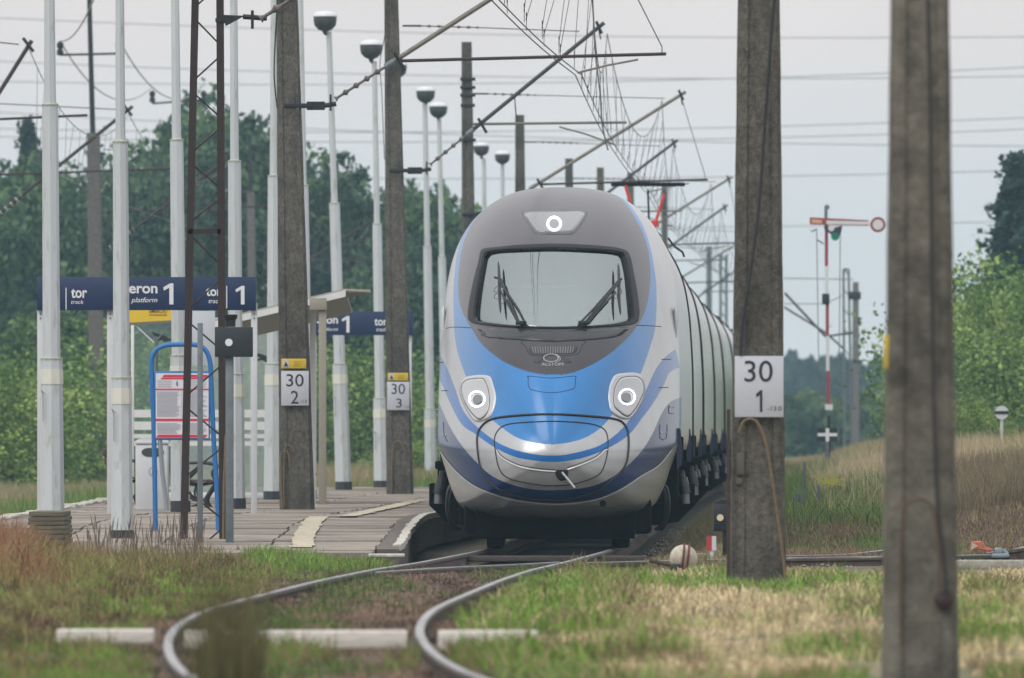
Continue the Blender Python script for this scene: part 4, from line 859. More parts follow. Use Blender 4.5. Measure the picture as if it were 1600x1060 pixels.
def lever():
    D = 118; P = lambda x, y, d=0: W(x, y, D)+Vector((0, d, 0)); r = thing('switch_lever', 'orange and grey hand switch lever beside the rail at the right edge', 'switch lever', P(1540, 872))
    v = [P(1516, 860), P(1518, 848), P(1521, 846), P(1534, 845.5), P(1540, 855), P(1549, 857), P(1551, 861), P(1542, 862), P(1530, 859)]
    MB().prism([(t.x, t.z) for t in v], 'y', D-.12, D+.05).build('weight', mat('faded_orange_iron', (.45, .14, .08), .6, var=.25, vscale=18), r, bevel=.01)
    v = [P(1516, 860), P(1518, 848), P(1528, 853)]; MB().prism([(t.x, t.z) for t in v], 'y', D-.128, D-.122).build('pale_face', mat('faded_cream', (.5, .4, .28), .6), r, smooth=False)
    gm = mat('grey_blue_iron', (.2, .24, .27), .5, var=.15)
    a, c = P(1549, 872), P(1577, 865); MB().box(a.x, c.x, D-.14, D+.1, a.z, c.z, bev=.02).build('gear_box', gm, r)
    a, c = P(1553, 866), P(1566, 856); MB().box(a.x, c.x, D-.1, D+.05, a.z, c.z, bev=.02).build('pivot_housing', gm, r); MB().tube([P(1566, 860), P(1573, 867)], .03, 8).build('cover_arm', gm, r)
lever()
def dwarf():
    D = 124; P = lambda x, y, d=0: W(x, y, D)+Vector((0, d, 0)); r = thing('ground_signal', 'small black ground signal lantern with a cream dot, beside mast 30 1', 'signal', P(1128, 862))
    a, c = P(1115, 830.5), P(1142, 787); MB().box(a.x, c.x, D-.1, D+.1, a.z, c.z, bev=.006).build('housing', mat('black_lantern', (.012, .014, .022), .5), r)
    MB().prism([(P(1113.5, 0).x, P(0, 787).z), (P(1143, 0).x, P(0, 787).z), (P(1134, 0).x, P(0, 781).z), (P(1126, 0).x, P(0, 781).z)], 'y', D-.1, D+.1).build('hood', BLACKP, r, smooth=False)
    MB().lathe([(.037, -.005), (.037, .005)], P(1125, 809, -.106), 18, Matrix.Rotation(math.pi/2, 4, 'X')).build('cream_dot', mat('cream_dot_glass', (.7, .6, .4), .4), r, smooth=False)
    MB().box(P(1129, 0).x, P(1137, 0).x, D-.03, D+.03, P(0, 868).z, P(0, 830).z, bev=.004).build('post', BLACKP, r)
    D = 123; r = thing('marker_post', 'small marker post half red and half white beside the track', 'marker', P(1111, 866))
    a = W(1104, 860.5, D); b_ = W(1112, 838, D); c = W(1119, 838, D)
    MB().box(a.x, b_.x, D-.03, D+.03, a.z, b_.z).build('red_half', RED, r, smooth=False); MB().box(b_.x+.001, c.x, D-.03, D+.03, a.z, b_.z).build('white_half', WHITE2, r, smooth=False)
    MB().box(b_.x-.02, b_.x+.02, D-.02, D+.02, a.z-.12, a.z).build('stake', WHITE2, r, smooth=False)
dwarf()
# ------------------------------------------------------------------ the train
D0 = 134.5
def tc(D): return .485+.0222*(np.asarray(D, float)-D0)
ZC = 1.15
_ol = [(0, 4.37), (.25, 4.36), (.54, 4.31), (.80, 4.19), (1.04, 3.98), (1.20, 3.73), (1.30, 3.45), (1.36, 3.11), (1.39, 2.77), (1.415, 2.29), (1.42, 1.8), (1.415, 1.34), (1.38, 1.17), (1.31, .96), (1.23, .72), (1.10, .51), (.85, .43), (.4, .392), (0, .388)]
_ol = [(u*1.032, z+(.06*(z-2.0)/2.4 if z > 2 else 0)) for u, z in _ol]
_oc = np.array(catmull(_ol, 10, False)); _oc[:, 0] = np.maximum(_oc[:, 0], 0)
_ph = np.arctan2(_oc[:, 0], _oc[:, 1]-ZC); _rr = np.hypot(_oc[:, 0], _oc[:, 1]-ZC); _o = np.argsort(_ph); _ph = _ph[_o]; _rr = _rr[_o]
def Rof(ph): return np.interp(ph, _ph, _rr)
_k = np.radians([0, 25, 50, 75, 95, 115, 140, 180])
def _sm(ph, v): return np.interp(ph, np.radians(np.arange(0, 181, 1)), np.convolve(np.pad(np.interp(np.radians(np.arange(0, 181, 1)), _k, v), 9, 'edge'), np.hanning(21)[1:-1]/np.hanning(21).sum(), 'valid'))
def S(u, z):
    u = np.asarray(u, float); z = np.asarray(z, float); ph = np.arctan2(np.abs(u), z-ZC); t = np.clip(np.hypot(u, z-ZC)/Rof(ph), 0, 1)
    return Sf(ph, t)
def Sf(ph, t):
    L = _sm(ph, [5.8, 5.5, 4.6, 3.7, 3.1, 2.5, 1.5, 1.0]); a = _sm(ph, [1.5, 1.55, 1.75, 2.1, 2.4, 2.5, 2.5, 2.6]); b = _sm(ph, [.6, .6, .58, .56, .55, .55, .5, .5])
    return L*(1-np.maximum(1-np.maximum(t, 1e-9)**a, 0)**b)
def tproj(u, d, z):
    D = D0+d; X = tc(D)+u; return 800+F*X/D, HY-(z-CH)*F/D
def drape(px, py, off=0.0):
    px = np.asarray(px, float); py = np.asarray(py, float); d = np.full(px.shape, 1.0)
    for _ in range(60):
        D = D0+d; u = (px-800)*D/F-tc(D); z = CH-(py-HY)*D/F; d = d+.4*(S(u, z)-d)
    D = D0+d; u = (px-800)*D/F-tc(D); z = CH-(py-HY)*D/F; h = .01
    su = (S(u+h, z)-S(u-h, z))/(2*h); sz = (S(u, z+h)-S(u, z-h))/(2*h); n = np.stack([su, -np.ones_like(su), sz], -1); n /= np.linalg.norm(n, axis=-1, keepdims=True)
    return np.stack([tc(D)+u, D, z], -1)+n*np.asarray(off)[..., None]
def inpoly(x, y, P):
    P = np.asarray(P, float); r = np.zeros(np.shape(x), bool); n = len(P)
    for i in range(n):
        x0, y0 = P[i]; x1, y1 = P[(i+1) % n]
        if y0 == y1: continue
        c = ((y0 > y) != (y1 > y)) & (x < (x1-x0)*(y-y0)/(y1-y0)+x0); r ^= c
    return r
cc = lambda p: catmull(p, 8, True); co_ = lambda p: [tuple(q) for q in catmull(p, 8, False)]
band_L = [(768, 306), (757, 318), (733, 342), (719, 374), (712, 411), (708.5, 455), (709, 499), (713, 542), (727, 586), (744, 624), (764, 651)]
smile_t = [(785, 669), (810, 685), (841, 693), (872, 694), (904, 688), (929, 676), (948, 659)]
band_R = [(966, 636), (985, 612), (1001, 584), (1016, 542), (1024, 511), (1026, 467), (1024, 430), (1016, 386), (1004, 352), (988, 325), (972, 306)]
P_blue = co_(band_L+smile_t+band_R)+[(960, 270), (780, 270)]
hood_l = [(775, 306), (763, 316), (741, 341), (726, 374), (718, 411), (716, 455), (721, 483), (735, 511), (754, 539), (785, 564), (822, 580), (860, 586), (897, 582), (941, 561), (976, 533), (997, 508), (1010, 480), (1016, 442), (1015, 405), (1007, 371), (992, 340), (975, 314), (966, 306)]
P_hood = co_(hood_l)+[(950, 262), (790, 262)]
D_up = [(676, 540), (694, 566), (710, 604), (722, 638), (740, 662), (772, 688), (801, 702), (835, 710), (872, 712), (910, 705), (941, 694), (970, 672), (992, 643), (1010, 608), (1026, 575), (1042, 556), (1056, 546)]
D_dn = [(1062, 574), (1046, 583), (1036, 604), (1022, 628), (1003, 654), (981, 681), (947, 702), (910, 716), (872, 722), (835, 720), (801, 713), (769, 697), (742, 678), (722, 664), (705, 634), (690, 600), (676, 575)]
P_D = co_(D_up)+co_(D_dn)
F_up = [(672, 598), (691, 641), (704, 669), (722, 697), (744, 722), (769, 744), (801, 758), (835, 765), (872, 766), (910, 763), (941, 754), (972, 735), (1001, 707), (1019, 679), (1034, 646), (1048, 628), (1064, 620)]
F_dn = [(1064, 690), (1049, 702), (1029, 726), (1004, 741), (972, 762), (941, 776), (910, 783), (872, 786), (835, 784), (801, 779), (766, 769), (735, 754), (707, 729), (688, 704), (672, 680)]
P_F = co_(F_up)+co_(F_dn)
SILV, BLUE, HOOD, MIDB, NAVY, LIP = np.array([.46, .47, .48]), np.array([.035, .20, .50]), np.array([.05, .045, .053]), np.array([.006, .125, .40]), np.array([.004, .028, .12]), np.array([.24, .25, .27])
def livery(u, d, z):
    x, y = tproj(u, np.minimum(d, 4.6), z); c = np.tile(SILV, (*np.shape(x), 1)); c[inpoly(x, y, P_blue)] = BLUE; c[inpoly(x, y, P_hood) & (z > 1.5)] = HOOD
    c[inpoly(x, y, P_D)] = MIDB; c[inpoly(x, y, P_F)] = NAVY; c[(y > 775) & inpoly(x, y, [(752, 812), (770, 796), (800, 790), (940, 790), (985, 797), (1000, 812)])] = LIP
    c[(d > 6.2) & (np.abs(u) > .9)] = SILV
    c[(d > 6.2) & (np.abs(u) <= 1.0) & (z > 3.9)] = np.array([.3, .3, .31])
    return c
train = thing('passenger_train', 'sleek blue, silver and dark grey high speed train with lit headlights at the platform', 'train', (float(tc(D0)), D0, 0))
PAINT = mat('train_livery_paint', (.5, .5, .5), .3, metal=.05, attr='tint', coat=.4, var=.09, vscale=1.3, spec=.25, col2=(.07, .065, .06), c2scale=42, c2lo=.67, c2hi=.86)
# front body: dense polar sheet
seg = np.hypot(*np.diff(_oc, axis=0).T); arc = np.concatenate([[0], np.cumsum(seg)]); nh = 440
s_ = np.linspace(0, arc[-1], nh+1); ou = np.interp(s_, arc, _oc[:, 0]); oz = np.interp(s_, arc, _oc[:, 1]); phh = np.arctan2(ou, oz-ZC)
ph_all = np.concatenate([phh, -phh[-2:0:-1]]); nT = len(ph_all); nR = 300
tt = np.sin(np.pi/2*np.linspace(0, 1, nR+1)[1:]); tt = tt*.75+.25*np.linspace(0, 1, nR+1)[1:]
tt = np.concatenate([tt, 1-.0022*np.linspace(.9, 0, 0)]) if False else tt
PH, TT = np.meshgrid(ph_all, tt, indexing='ij'); RR = Rof(np.abs(PH))*TT; U = RR*np.sin(PH); Z = ZC+RR*np.cos(PH); Dp = Sf(np.abs(PH), TT)
CAR1 = 27.6
low = Z[:, -1] < 1.17
nS = 10
Lr = Dp[:, -1]; endd = np.where(low, Lr+.35, CAR1)
ext = np.stack([Lr+(endd-Lr)*((k/nS)**1.6) for k in range(1, nS+1)], 1)
U = np.concatenate([U, np.repeat(U[:, -1:], nS, 1)], 1); Z = np.concatenate([Z, np.repeat(Z[:, -1:], nS, 1)], 1); Dp = np.concatenate([Dp, ext], 1)
nC = U.shape[1]; Cc = livery(U, Dp, Z)
Vx = np.stack([tc(D0+Dp)+U, D0+Dp, Z], -1)
ii = np.arange(nT*nC).reshape(nT, nC); nxt = np.roll(ii, -1, 0)
FQ = np.stack([ii[:, :-1], ii[:, 1:], nxt[:, 1:], nxt[:, :-1]], -1)
bad = np.zeros(FQ.shape[:2], bool); tr_ = low != np.roll(low, -1); bad[tr_, nR:] = True
glass_px = [(760, 400), (757, 415), (754, 430), (749, 462), (746, 492), (750, 502), (775, 506), (810, 509), (866, 511), (925, 509), (965, 505), (982, 501), (985, 494), (982, 460), (978, 425), (972, 400), (967, 396), (941, 392.5), (866, 389), (791, 391.5), (766, 395)]
glass_px = [((x-868)*1.028+868, (y-450)*1.012+450) for x, y in glass_px]
xx, yy = tproj(U, Dp, Z); cxm = (xx[:, :-1]+xx[:, 1:])/2; cym = (yy[:, :-1]+yy[:, 1:])/2
bad |= inpoly(cxm, cym, glass_px) & (Dp[:, :-1] < 5)
FQ = FQ[~bad]
# close the very tip
V2 = np.concatenate([Vx.reshape(-1, 3), [[float(tc(D0)), D0, ZC]]]); C2 = np.concatenate([Cc.reshape(-1, 3), [NAVY*0+SILV]]); tip = len(V2)-1
tris = np.stack([np.full(nT, tip), ii[:, 0], nxt[:, 0], nxt[:, 0]], -1)
C2 = np.concatenate([C2, np.where(np.abs(C2-SILV).sum(1) < .02, .55, .0)[:, None]], 1); cabo = np_mesh('cab_body', V2, FQ, PAINT, C2, True, train)
bm = bmesh.new(); bm.from_mesh(cabo.data); bm.verts.ensure_lookup_table(); 
for a_, b_ in zip(ii[:, 0], nxt[:, 0]):
    f = bm.faces.new((bm.verts[tip], bm.verts[int(b_)], bm.verts[int(a_)])); f.smooth = True
bmesh.ops.recalc_face_normals(bm, faces=bm.faces); bm.to_mesh(cabo.data); bm.free()
cyv = livery(np.array([0.0]), np.array([0.0]), np.array([ZC]))[0]; cabo.data.color_attributes['tint'].data[tip].color = (*cyv, .55)

def rayoutline(P, c, K):
    P = np.array(cc(P)); out = []
    for k in range(K):
        a = 2*math.pi*k/K; dx, dy = math.cos(a), math.sin(a); best = 0
        q0 = P-c; q1 = np.roll(P, -1, 0)-c; e_ = q1-q0; den = dx*e_[:, 1]-dy*e_[:, 0]; den[np.abs(den) < 1e-9] = 1e-9
        t = (q0[:, 0]*e_[:, 1]-q0[:, 1]*e_[:, 0])/den; w = (q0[:, 0]*dy-q0[:, 1]*dx)/den
        ok = (t > 0) & (w >= -1e-6) & (w <= 1+1e-6); best = t[ok].max() if ok.any() else 1
        out.append((c[0]+dx*best, c[1]+dy*best))
    return np.array(out)
def patch(name, P, off, m, parent, inner=None, rings=10, K=120, lip=.02, dome=0.0):
    P0 = np.array(P, float); c = (np.array(inner, float) if inner is not None else P0); c = (c.max(0)+c.min(0))/2
    O = rayoutline(P, c, K); I = rayoutline(inner, c, K) if inner is not None else np.repeat(c[None], K, 0)
    L = []; 
    ks = np.linspace(0, 1, rings+1)
    if inner is not None: L.append(drape(I[:, 0], I[:, 1], np.full(K, off-lip)))
    for k in ks:
        q = I+(O-I)*k; o = off+dome*(1-k*k); L.append(drape(q[:, 0], q[:, 1], np.full(K, o)))
    L.append(drape(O[:, 0], O[:, 1], np.full(K, off-lip)))
    V = np.concatenate(L); n = len(L); i_ = np.arange(n*K).reshape(n, K); nn = np.roll(i_, -1, 1)
    Fq = np.stack([i_[:-1], nn[:-1], nn[1:], i_[1:]], -1).reshape(-1, 4)
    return np_mesh(name, V, Fq, m, None, True, parent)
def seam(name, P, r, m, parent, closed=True, off=0.0, n=6):
    q = np.array(catmull(P, n, closed)); 
    if closed: q = np.concatenate([q, q[:1]])
    V = drape(q[:, 0], q[:, 1], np.full(len(q), off)); return MB().tube([Vector(v) for v in V], r, 6).build(name, m, parent)
SEAMM = mat('black_panel_gap', (.008, .009, .012), .6)
GLOSSB = mat('gloss_black_surround', (.008, .008, .01), .45, spec=.2)
LIGHTM = mat('silver_edge', (.6, .62, .64), .3, metal=.3)
frame_o = [(752, 393), (748, 412), (743, 430), (736, 462), (732, 492), (735, 502), (747, 507), (800, 512), (866, 514), (930, 512), (988, 507), (997, 497), (998, 484), (995, 458), (989, 425), (984, 402), (978, 393), (962, 388), (920, 384), (866, 382), (810, 384), (779, 387), (760, 389)]
fr_ = patch('windscreen_frame', frame_o, .012, GLOSSB, train, inner=glass_px, rings=4, K=200, lip=.05)
patch('windscreen', glass_px, -.012, glassmat('windscreen_glass', (.86, .94, .92, 1), .36, (.86, .94, .93, 1), .02), train, rings=14, K=160, lip=.02)
patch('cowl', [(743, 507), (752, 520), (757, 527), (800, 531), (866, 533.5), (930, 531), (966, 526), (975, 520), (987, 507), (930, 513), (866, 515.5), (800, 513)], .007, mat('dark_cowl', (.012, .012, .014), .3, coat=.4), train, rings=5, K=160)
# interior of the cab
def TP(u, d, z): return Vector((float(tc(D0+d))+u, D0+d, z))
def umax(d, z):
    us = np.linspace(0, 1.4, 141); ok = S(us, np.full(141, z)) < d-.07; return float(us[ok].max()) if ok.any() else 0.0
def tbox(b, u0, u1, d0, d1, z0, z1, bev=.01):
    X = float(tc(D0+(d0+d1)/2)); return b.box(X+u0, X+u1, D0+d0, D0+d1, z0, z1, bev=bev)
def wall_slice(name, d, zs, m):
    L = [(-umax(d, z), z) for z in zs]; R_ = [(umax(d, z), z) for z in zs[::-1]]; X = float(tc(D0+d)); MB().prism([(X+u, z) for u, z in L+R_], 'y', D0+d, D0+d+.04).build(name, m, train, smooth=False)
wall_slice('cab_rear_wall', 4.7, [2.1, 2.5, 3.0, 3.3, 3.6, 3.9], mat('pale_cab_wall', (.75, .8, .78), .6))
wall_slice('dash_front', 1.9, [2.05, 2.2, 2.38, 2.5], mat('grey_dashboard', (.16, .19, .2), .6))
b = MB(); X = float(tc(D0+2.7)); n_ = 8; dd = np.linspace(1.9, 4.7, n_); vs = []
for d in dd: vs += [(float(tc(D0+d))-umax(d, 2.5), D0+d, 2.5), (float(tc(D0+d))+umax(d, 2.5), D0+d, 2.5)]
b.add(vs, [(2*i, 2*i+1, 2*i+3, 2*i+2) for i in range(n_-1)]).build('dashboard_top', MATS['grey_dashboard'], train, smooth=False)
tbox(MB(), -1.12, 1.12, 4.3, 4.68, 3.17, 3.20).build('bright_band_strip', mat('pale_band', (.8, .85, .8), .5), train)  # pale strip added to give the bright band across the cab
for u in (-.42, .42):
    b = MB(); tbox(b, u-.2, u+.2, 3.5, 3.62, 2.5, 2.84, .05); b.build('driver_seat', mat('beige_seat', (.2, .17, .11), .8), train)
    b = MB(); tbox(b, u-.11, u+.11, 3.51, 3.6, 2.86, 2.98, .04); b.build('headrest', MATS['beige_seat'], train)
# upper lamp
lamp_t = [(817, 330), (840, 328.5), (878, 328.5), (912, 329), (918, 332), (914, 343), (906, 354), (898, 363), (888, 366.5), (842, 366), (834, 362), (825, 350), (818, 338)]
lens_t = [(822, 333), (878, 331.5), (912, 332), (908, 345), (896, 360), (886, 363), (844, 363), (836, 358), (826, 344)]
LENS = mat('pale_lamp_lens', (.42, .43, .45), .12, coat=1.0); SURR = mat('silver_lamp_surround', (.55, .56, .58), .35, metal=.3)
hl = patch('upper_headlight', lamp_t, .004, mat('grey_lamp_surround', (.09, .09, .095), .35), train, rings=8); patch('lens', lens_t, .008, mat('smoky_upper_lens', (.17, .175, .18), .15, coat=.8), hl, rings=8)
LED = mat('led_ring_glow', (1, 1, 1), .5, emit=(.93, .97, 1), estr=2.6); LEDH = mat('led_glow_soft', (.8, .8, .85), .4, emit=(.9, .93, 1), estr=.16)
def ledring(par, x, y, rp, nn=16, off=.02, dot=.0155, wide=1.0):
    q = [(x+rp*math.cos(2*math.pi*k/nn), y+rp*math.sin(2*math.pi*k/nn)) for k in range(nn)]
    for k, (a, b_) in enumerate(q):
        v = Vector(drape([a], [b_], np.array([off]))[0])
        MB().lathe([(.002, -dot), (dot*.8, -dot*.6), (dot, 0), (dot*.8, dot*.6), (.002, dot)], v, 8).build('led', LED, par)
ledring(hl, 866, 351, 10.5, 20, .016, .0072)
patch('lamp_ring_disc', [(866+12.5*math.cos(a), 351+12.5*math.sin(a)) for a in np.linspace(0, 2*math.pi, 13)[:-1]], .011, LEDH, hl, inner=[(866+7.5*math.cos(a), 351+7.5*math.sin(a)) for a in np.linspace(0, 2*math.pi, 13)[:-1]], rings=2, K=40, lip=.004)
# main headlights
HLs = [([(720, 602), (727, 591), (740, 587.5), (754, 586.5), (766, 589), (771, 602), (775, 618), (774, 632), (769, 647), (762, 655), (744, 659), (734, 648), (724, 629), (719, 613)],
        [(722.5, 607), (727, 598), (735, 594), (754, 592.5), (759, 597), (764, 610), (766, 629), (762, 646), (755, 654), (748, 655), (737, 644), (727, 627)], (747.5, 625)),
       ([(951, 626), (951, 612), (954, 598), (961, 586.5), (975, 583.5), (991, 583), (1001, 587), (1006, 598), (1007, 613), (1003, 626), (997, 638), (987, 652), (978, 655.5), (966, 652), (955, 643)],
        [(958, 626), (959, 611), (963, 600), (970, 592), (984, 589.5), (996, 591), (1003, 599), (1004, 612), (999, 625), (992, 638), (982, 650), (975, 650), (968, 645), (960, 637)], (977.5, 621.5))]
for so, sl_, (rx_, ry_) in HLs:
    h = patch('headlight', so, .012, SURR, train, rings=10); patch('lamp_bezel', [((x-rx_)*1.04+rx_, (y-ry_)*1.04+ry_) for x, y in sl_], .0135, SEAMM, h, rings=8, lip=.004)
    patch('lens', sl_, .017, LENS, h, rings=10, lip=.005)
    dsc = lambda R_: [(rx_+R_*math.cos(a), ry_+R_*math.sin(a)) for a in np.linspace(0, 2*math.pi, 13)[:-1]]
    patch('lamp_ring_disc', dsc(13.5), .0205, LEDH, h, inner=dsc(10), rings=2, K=48, lip=.003)
    patch('reflector', dsc(8.5), .0205, mat('lamp_reflector', (.25, .27, .28), .2, metal=.8), h, rings=4, K=40, lip=.003)
    ledring(h, rx_, ry_, 12, 24, .026, .0092)
# coupler cover and panel gaps
seam('coupler_cover_gap', [(746, 697), (746.5, 680), (751, 669), (763, 658), (785, 652), (835, 648), (879, 648), (926, 651), (960, 655), (974, 662), (981, 677), (981.5, 705), (976, 729), (960, 747), (935, 766), (904, 777), (863, 782), (822, 779), (785, 768), (763, 751), (751, 729)], .0165, SEAMM, train)
seam('hatch_gap', [(774, 704), (773, 684), (782, 669), (801, 662), (848, 659), (879, 659), (919, 662), (941, 669), (949, 682), (949, 707), (941, 735), (926, 747), (894, 757), (863, 759), (829, 756), (794, 747), (780, 732)], .0085, SEAMM, train)
for P_ in ([(776, 704), (785, 716), (810, 729), (841, 735), (868, 737)], [(887, 734), (910, 726), (932, 716), (944, 705), (949, 703)]):
    seam('cover_ridge', P_, .009, LIGHTM, train, False, .004); seam('ridge_gap', [(x-.4, y-3) for x, y in P_], .005, SEAMM, train, False)
patch('tow_hole', [(868, 735), (877, 734), (887, 735), (887, 745), (884, 750), (875, 751), (869, 744)], .004, SEAMM, train, rings=4, K=40)
v0, v1 = Vector(drape([878], [738], np.array([.0]))[0]), Vector(drape([896], [756], np.array([.09]))[0]); MB().tube([v0, v1], .015, 8).build('tow_lever', LIGHTM, train)
seam('bonnet_hatch_gap', [(827, 588), (862, 591), (897, 588), (899, 592), (898, 604), (892, 609), (863, 614), (834, 610), (826, 604), (825.5, 592)], .0045, mat('blue_gap', (.01, .03, .1), .6), train)
for P_ in ([(697, 513.5), (706, 511.5), (720, 511.5), (736, 512.5)], [(994, 508.5), (1010, 509), (1033, 510.5)]): seam('body_seam', P_, .0045, SEAMM, train, False)
seam('skirt_gap', F_dn[1:-1], .0055, SEAMM, train, False, .002); seam('skirt_edge_light', [(x, y+2.2) for x, y in F_dn[1:-1]], .004, LIGHTM, train, False, .001)
patch('skirt_hole', [(942+5.2*math.cos(a), 787+5.2*math.sin(a)) for a in np.linspace(0, 2*math.pi, 13)[:-1]], .003, SEAMM, train, rings=3, K=30)
# hood grille, emblem and lettering
seam('grille_frame_gap', [(816, 533), (864, 534.5), (912, 532.5), (909, 541), (900, 554), (865, 555.5), (830, 555), (822, 543)], .004, SEAMM, train)
gr = patch('vent_grille', [(829, 542), (865, 543), (899, 541), (897, 552), (865, 553), (832, 553)], .004, mat('dark_grille', (.05, .05, .055), .6), train, rings=4)
for k in range(17): seam('grille_bar', [(832+k*4, 542.6), (833.5+k*3.8, 552.5)], .0028, mat('pale_grille_bar', (.3, .3, .31), .5), gr, False, .007, 2)
EMB = mat('pale_emblem', (.36, .36, .36), .5)
seam('emblem_ring', [(861+11.5*math.cos(a), 560+6*math.sin(a)) for a in np.linspace(0, 2*math.pi, 13)[:-1]], .0075, EMB, train, True, .003); seam('emblem_arc', [(868, 554), (874, 558), (875, 563), (868, 567)], .005, EMB, train, False, .003)
for P_ in ([(834, 566), (842, 560), (850, 556), (848, 561), (843, 567)], [(876, 556), (885, 560), (893, 566), (884, 567), (880, 562)]): patch('emblem_wedge', P_, .003, mat('dark_emblem', (.025, .025, .03), .3), train, rings=3, K=36)
def drape_text(st, x0, y0, x1, y1, m, parent):
    cu = bpy.data.curves.new('lettering', 'FONT'); cu.body = st; cu.size = 1; o = bpy.data.objects.new('lettering', cu); COL.objects.link(o); bpy.context.view_layer.update()
    me = bpy.data.meshes.new_from_object(o.evaluated_get(bpy.context.evaluated_depsgraph_get())); bpy.data.objects.remove(o); me.name = 'lettering'
    co = np.array([v.co[:] for v in me.vertices]); a = co.min(0); b = co.max(0); fx = (co[:, 0]-a[0])/(b[0]-a[0]); fy = (co[:, 1]-a[1])/(b[1]-a[1])
    q = drape(x0+(x1-x0)*fx, y1+(y0-y1)*fy, np.full(len(co), .004)); me.vertices.foreach_set('co', q.astype(np.float32).ravel()); me.materials.clear(); me.materials.append(m); me.update(); return link_mesh('lettering', me, parent)
drape_text('ALSTOM', 846, 567.5, 880, 572, EMB, train)
# wipers
def wiper(arms, blade, hub):
    M = MB()
    for a in arms: V = drape([p[0] for p in a], [p[1] for p in a], np.array([.05]*(len(a)-1)+[.07])); M.tube([Vector(v) for v in V], .0135, 6)
    hb = Vector(drape([hub[0]], [hub[1]], np.array([.04]))[0]); M.box(hb.x-.075, hb.x+.055, hb.y-.03, hb.y+.05, hb.z-.03, hb.z+.02, bev=.01)
    w = M.build('wiper', BLACKP, train); q = np.array(catmull(blade, 4, False)); V = drape(q[:, 0], q[:, 1], np.full(len(q), .05)); n = len(V)
    MB().tube([Vector(v) for v in V], [.004+.016*math.sin(math.pi*min(1, max(0, i/(n-1))))**.5 for i in range(n)], 6).build('wiper_blade', BLACKP, w)
wiper([[(814, 509), (803, 485), (786, 441), (778, 440)], [(822, 509), (812, 488), (785, 446)], [(811, 508), (798, 483), (786, 460)]], [(782, 414), (783.5, 440), (784, 465), (786, 494)], (817, 508))
wiper([[(907, 508), (925, 488), (962, 444), (966, 442)], [(914, 507), (932, 484), (964, 446)], [(917, 508), (935, 486), (956, 464)]], [(962.5, 417), (963.5, 442), (963, 470), (965, 496)], (912, 508))
seam('wiper_hose', [(783, 448), (777, 452), (774, 458), (780, 459), (783, 454), (784, 462), (777, 462), (775, 469), (783, 470)], .0035, BLACKP, train, False, .03)
seam('wiper_hose', [(962, 448), (967, 453), (969, 461), (964, 462)], .0035, BLACKP, train, False, .03)
# side pods, access flaps, small print
for sg in (-1, 1):
    M = MB(); X = TP(sg*1.41, 4.2, 2.75); M.lathe([(.001, -.24), (.02, -.18), (.03, -.05), (.03, .06), (.02, .16), (.001, .2)], X, 12, Matrix.Diagonal((1, 2.2, 1)).to_4x4()); M.build('camera_pod', WHITE2, train)
for x0, y0, x1 in ((1034, 562, 1048), (1030, 606, 1044), (684, 567, 692), (690, 611, 699)): seam('access_flap_gap', [(x0, y0), (x1, y0-.5)], .005, SEAMM, train, False, .002)
for P_ in ([(1045, 634), (1045, 646), (1052, 646)], [(1031, 664), (1031, 685), (1041, 685), (1042, 664)], [(693, 660), (694, 679), (699, 690)]): seam('access_flap_gap', P_, .004, SEAMM, train, False, .002, 2)
for x, y in ((1033, 676.5), (1040, 676.5), (1047, 635.5), (1052, 636), (692, 680.5), (697, 680.5), (683, 641)):
    v = Vector(drape([x], [y], np.array([.004]))[0]); MB().lathe([(.002, -.011), (.011, 0), (.002, .011)], v, 6).build('fastener', LIGHTM, train)
# underframe below the cab
UF = mat('sooty_underframe', (.006, .006, .007), .9, var=.3, spec=.1); MET = mat('worn_grey_damper', (.2, .21, .22), .4, metal=.5)
b = MB(); tbox(b, -1.12, 1.12, 1.6, 4.2, .2, .62, .05); tbox(b, -1.2, 1.2, 3.4, 26.8, .55, 1.16, .05); tbox(b, -.95, .95, 1.4, 1.7, .14, .5, .02); b.build('cab_underframe', UF, train)
for u in (-.85, .66): tbox(MB(), u, u+.19, 2.6, 3.0, .02, .6, .02).build('rail_guard', UF, train)
for sg in (-1, 1):
    for k in range(2):
        q = [TP(sg*(1.16+.06*k), 3.2, .78), TP(sg*(1.27+.04*k), 3.1, .74), TP(sg*(1.31+.03*k), 3.1, .5), TP(sg*(1.24+.04*k), 3.15, .28), TP(sg*(1.18+.05*k), 3.2, .24)]
        MB().tube([Vector(p) for p in catmull([tuple(v) for v in q], 5, False)], .022, 8).build('air_hose', BLACKP, train)
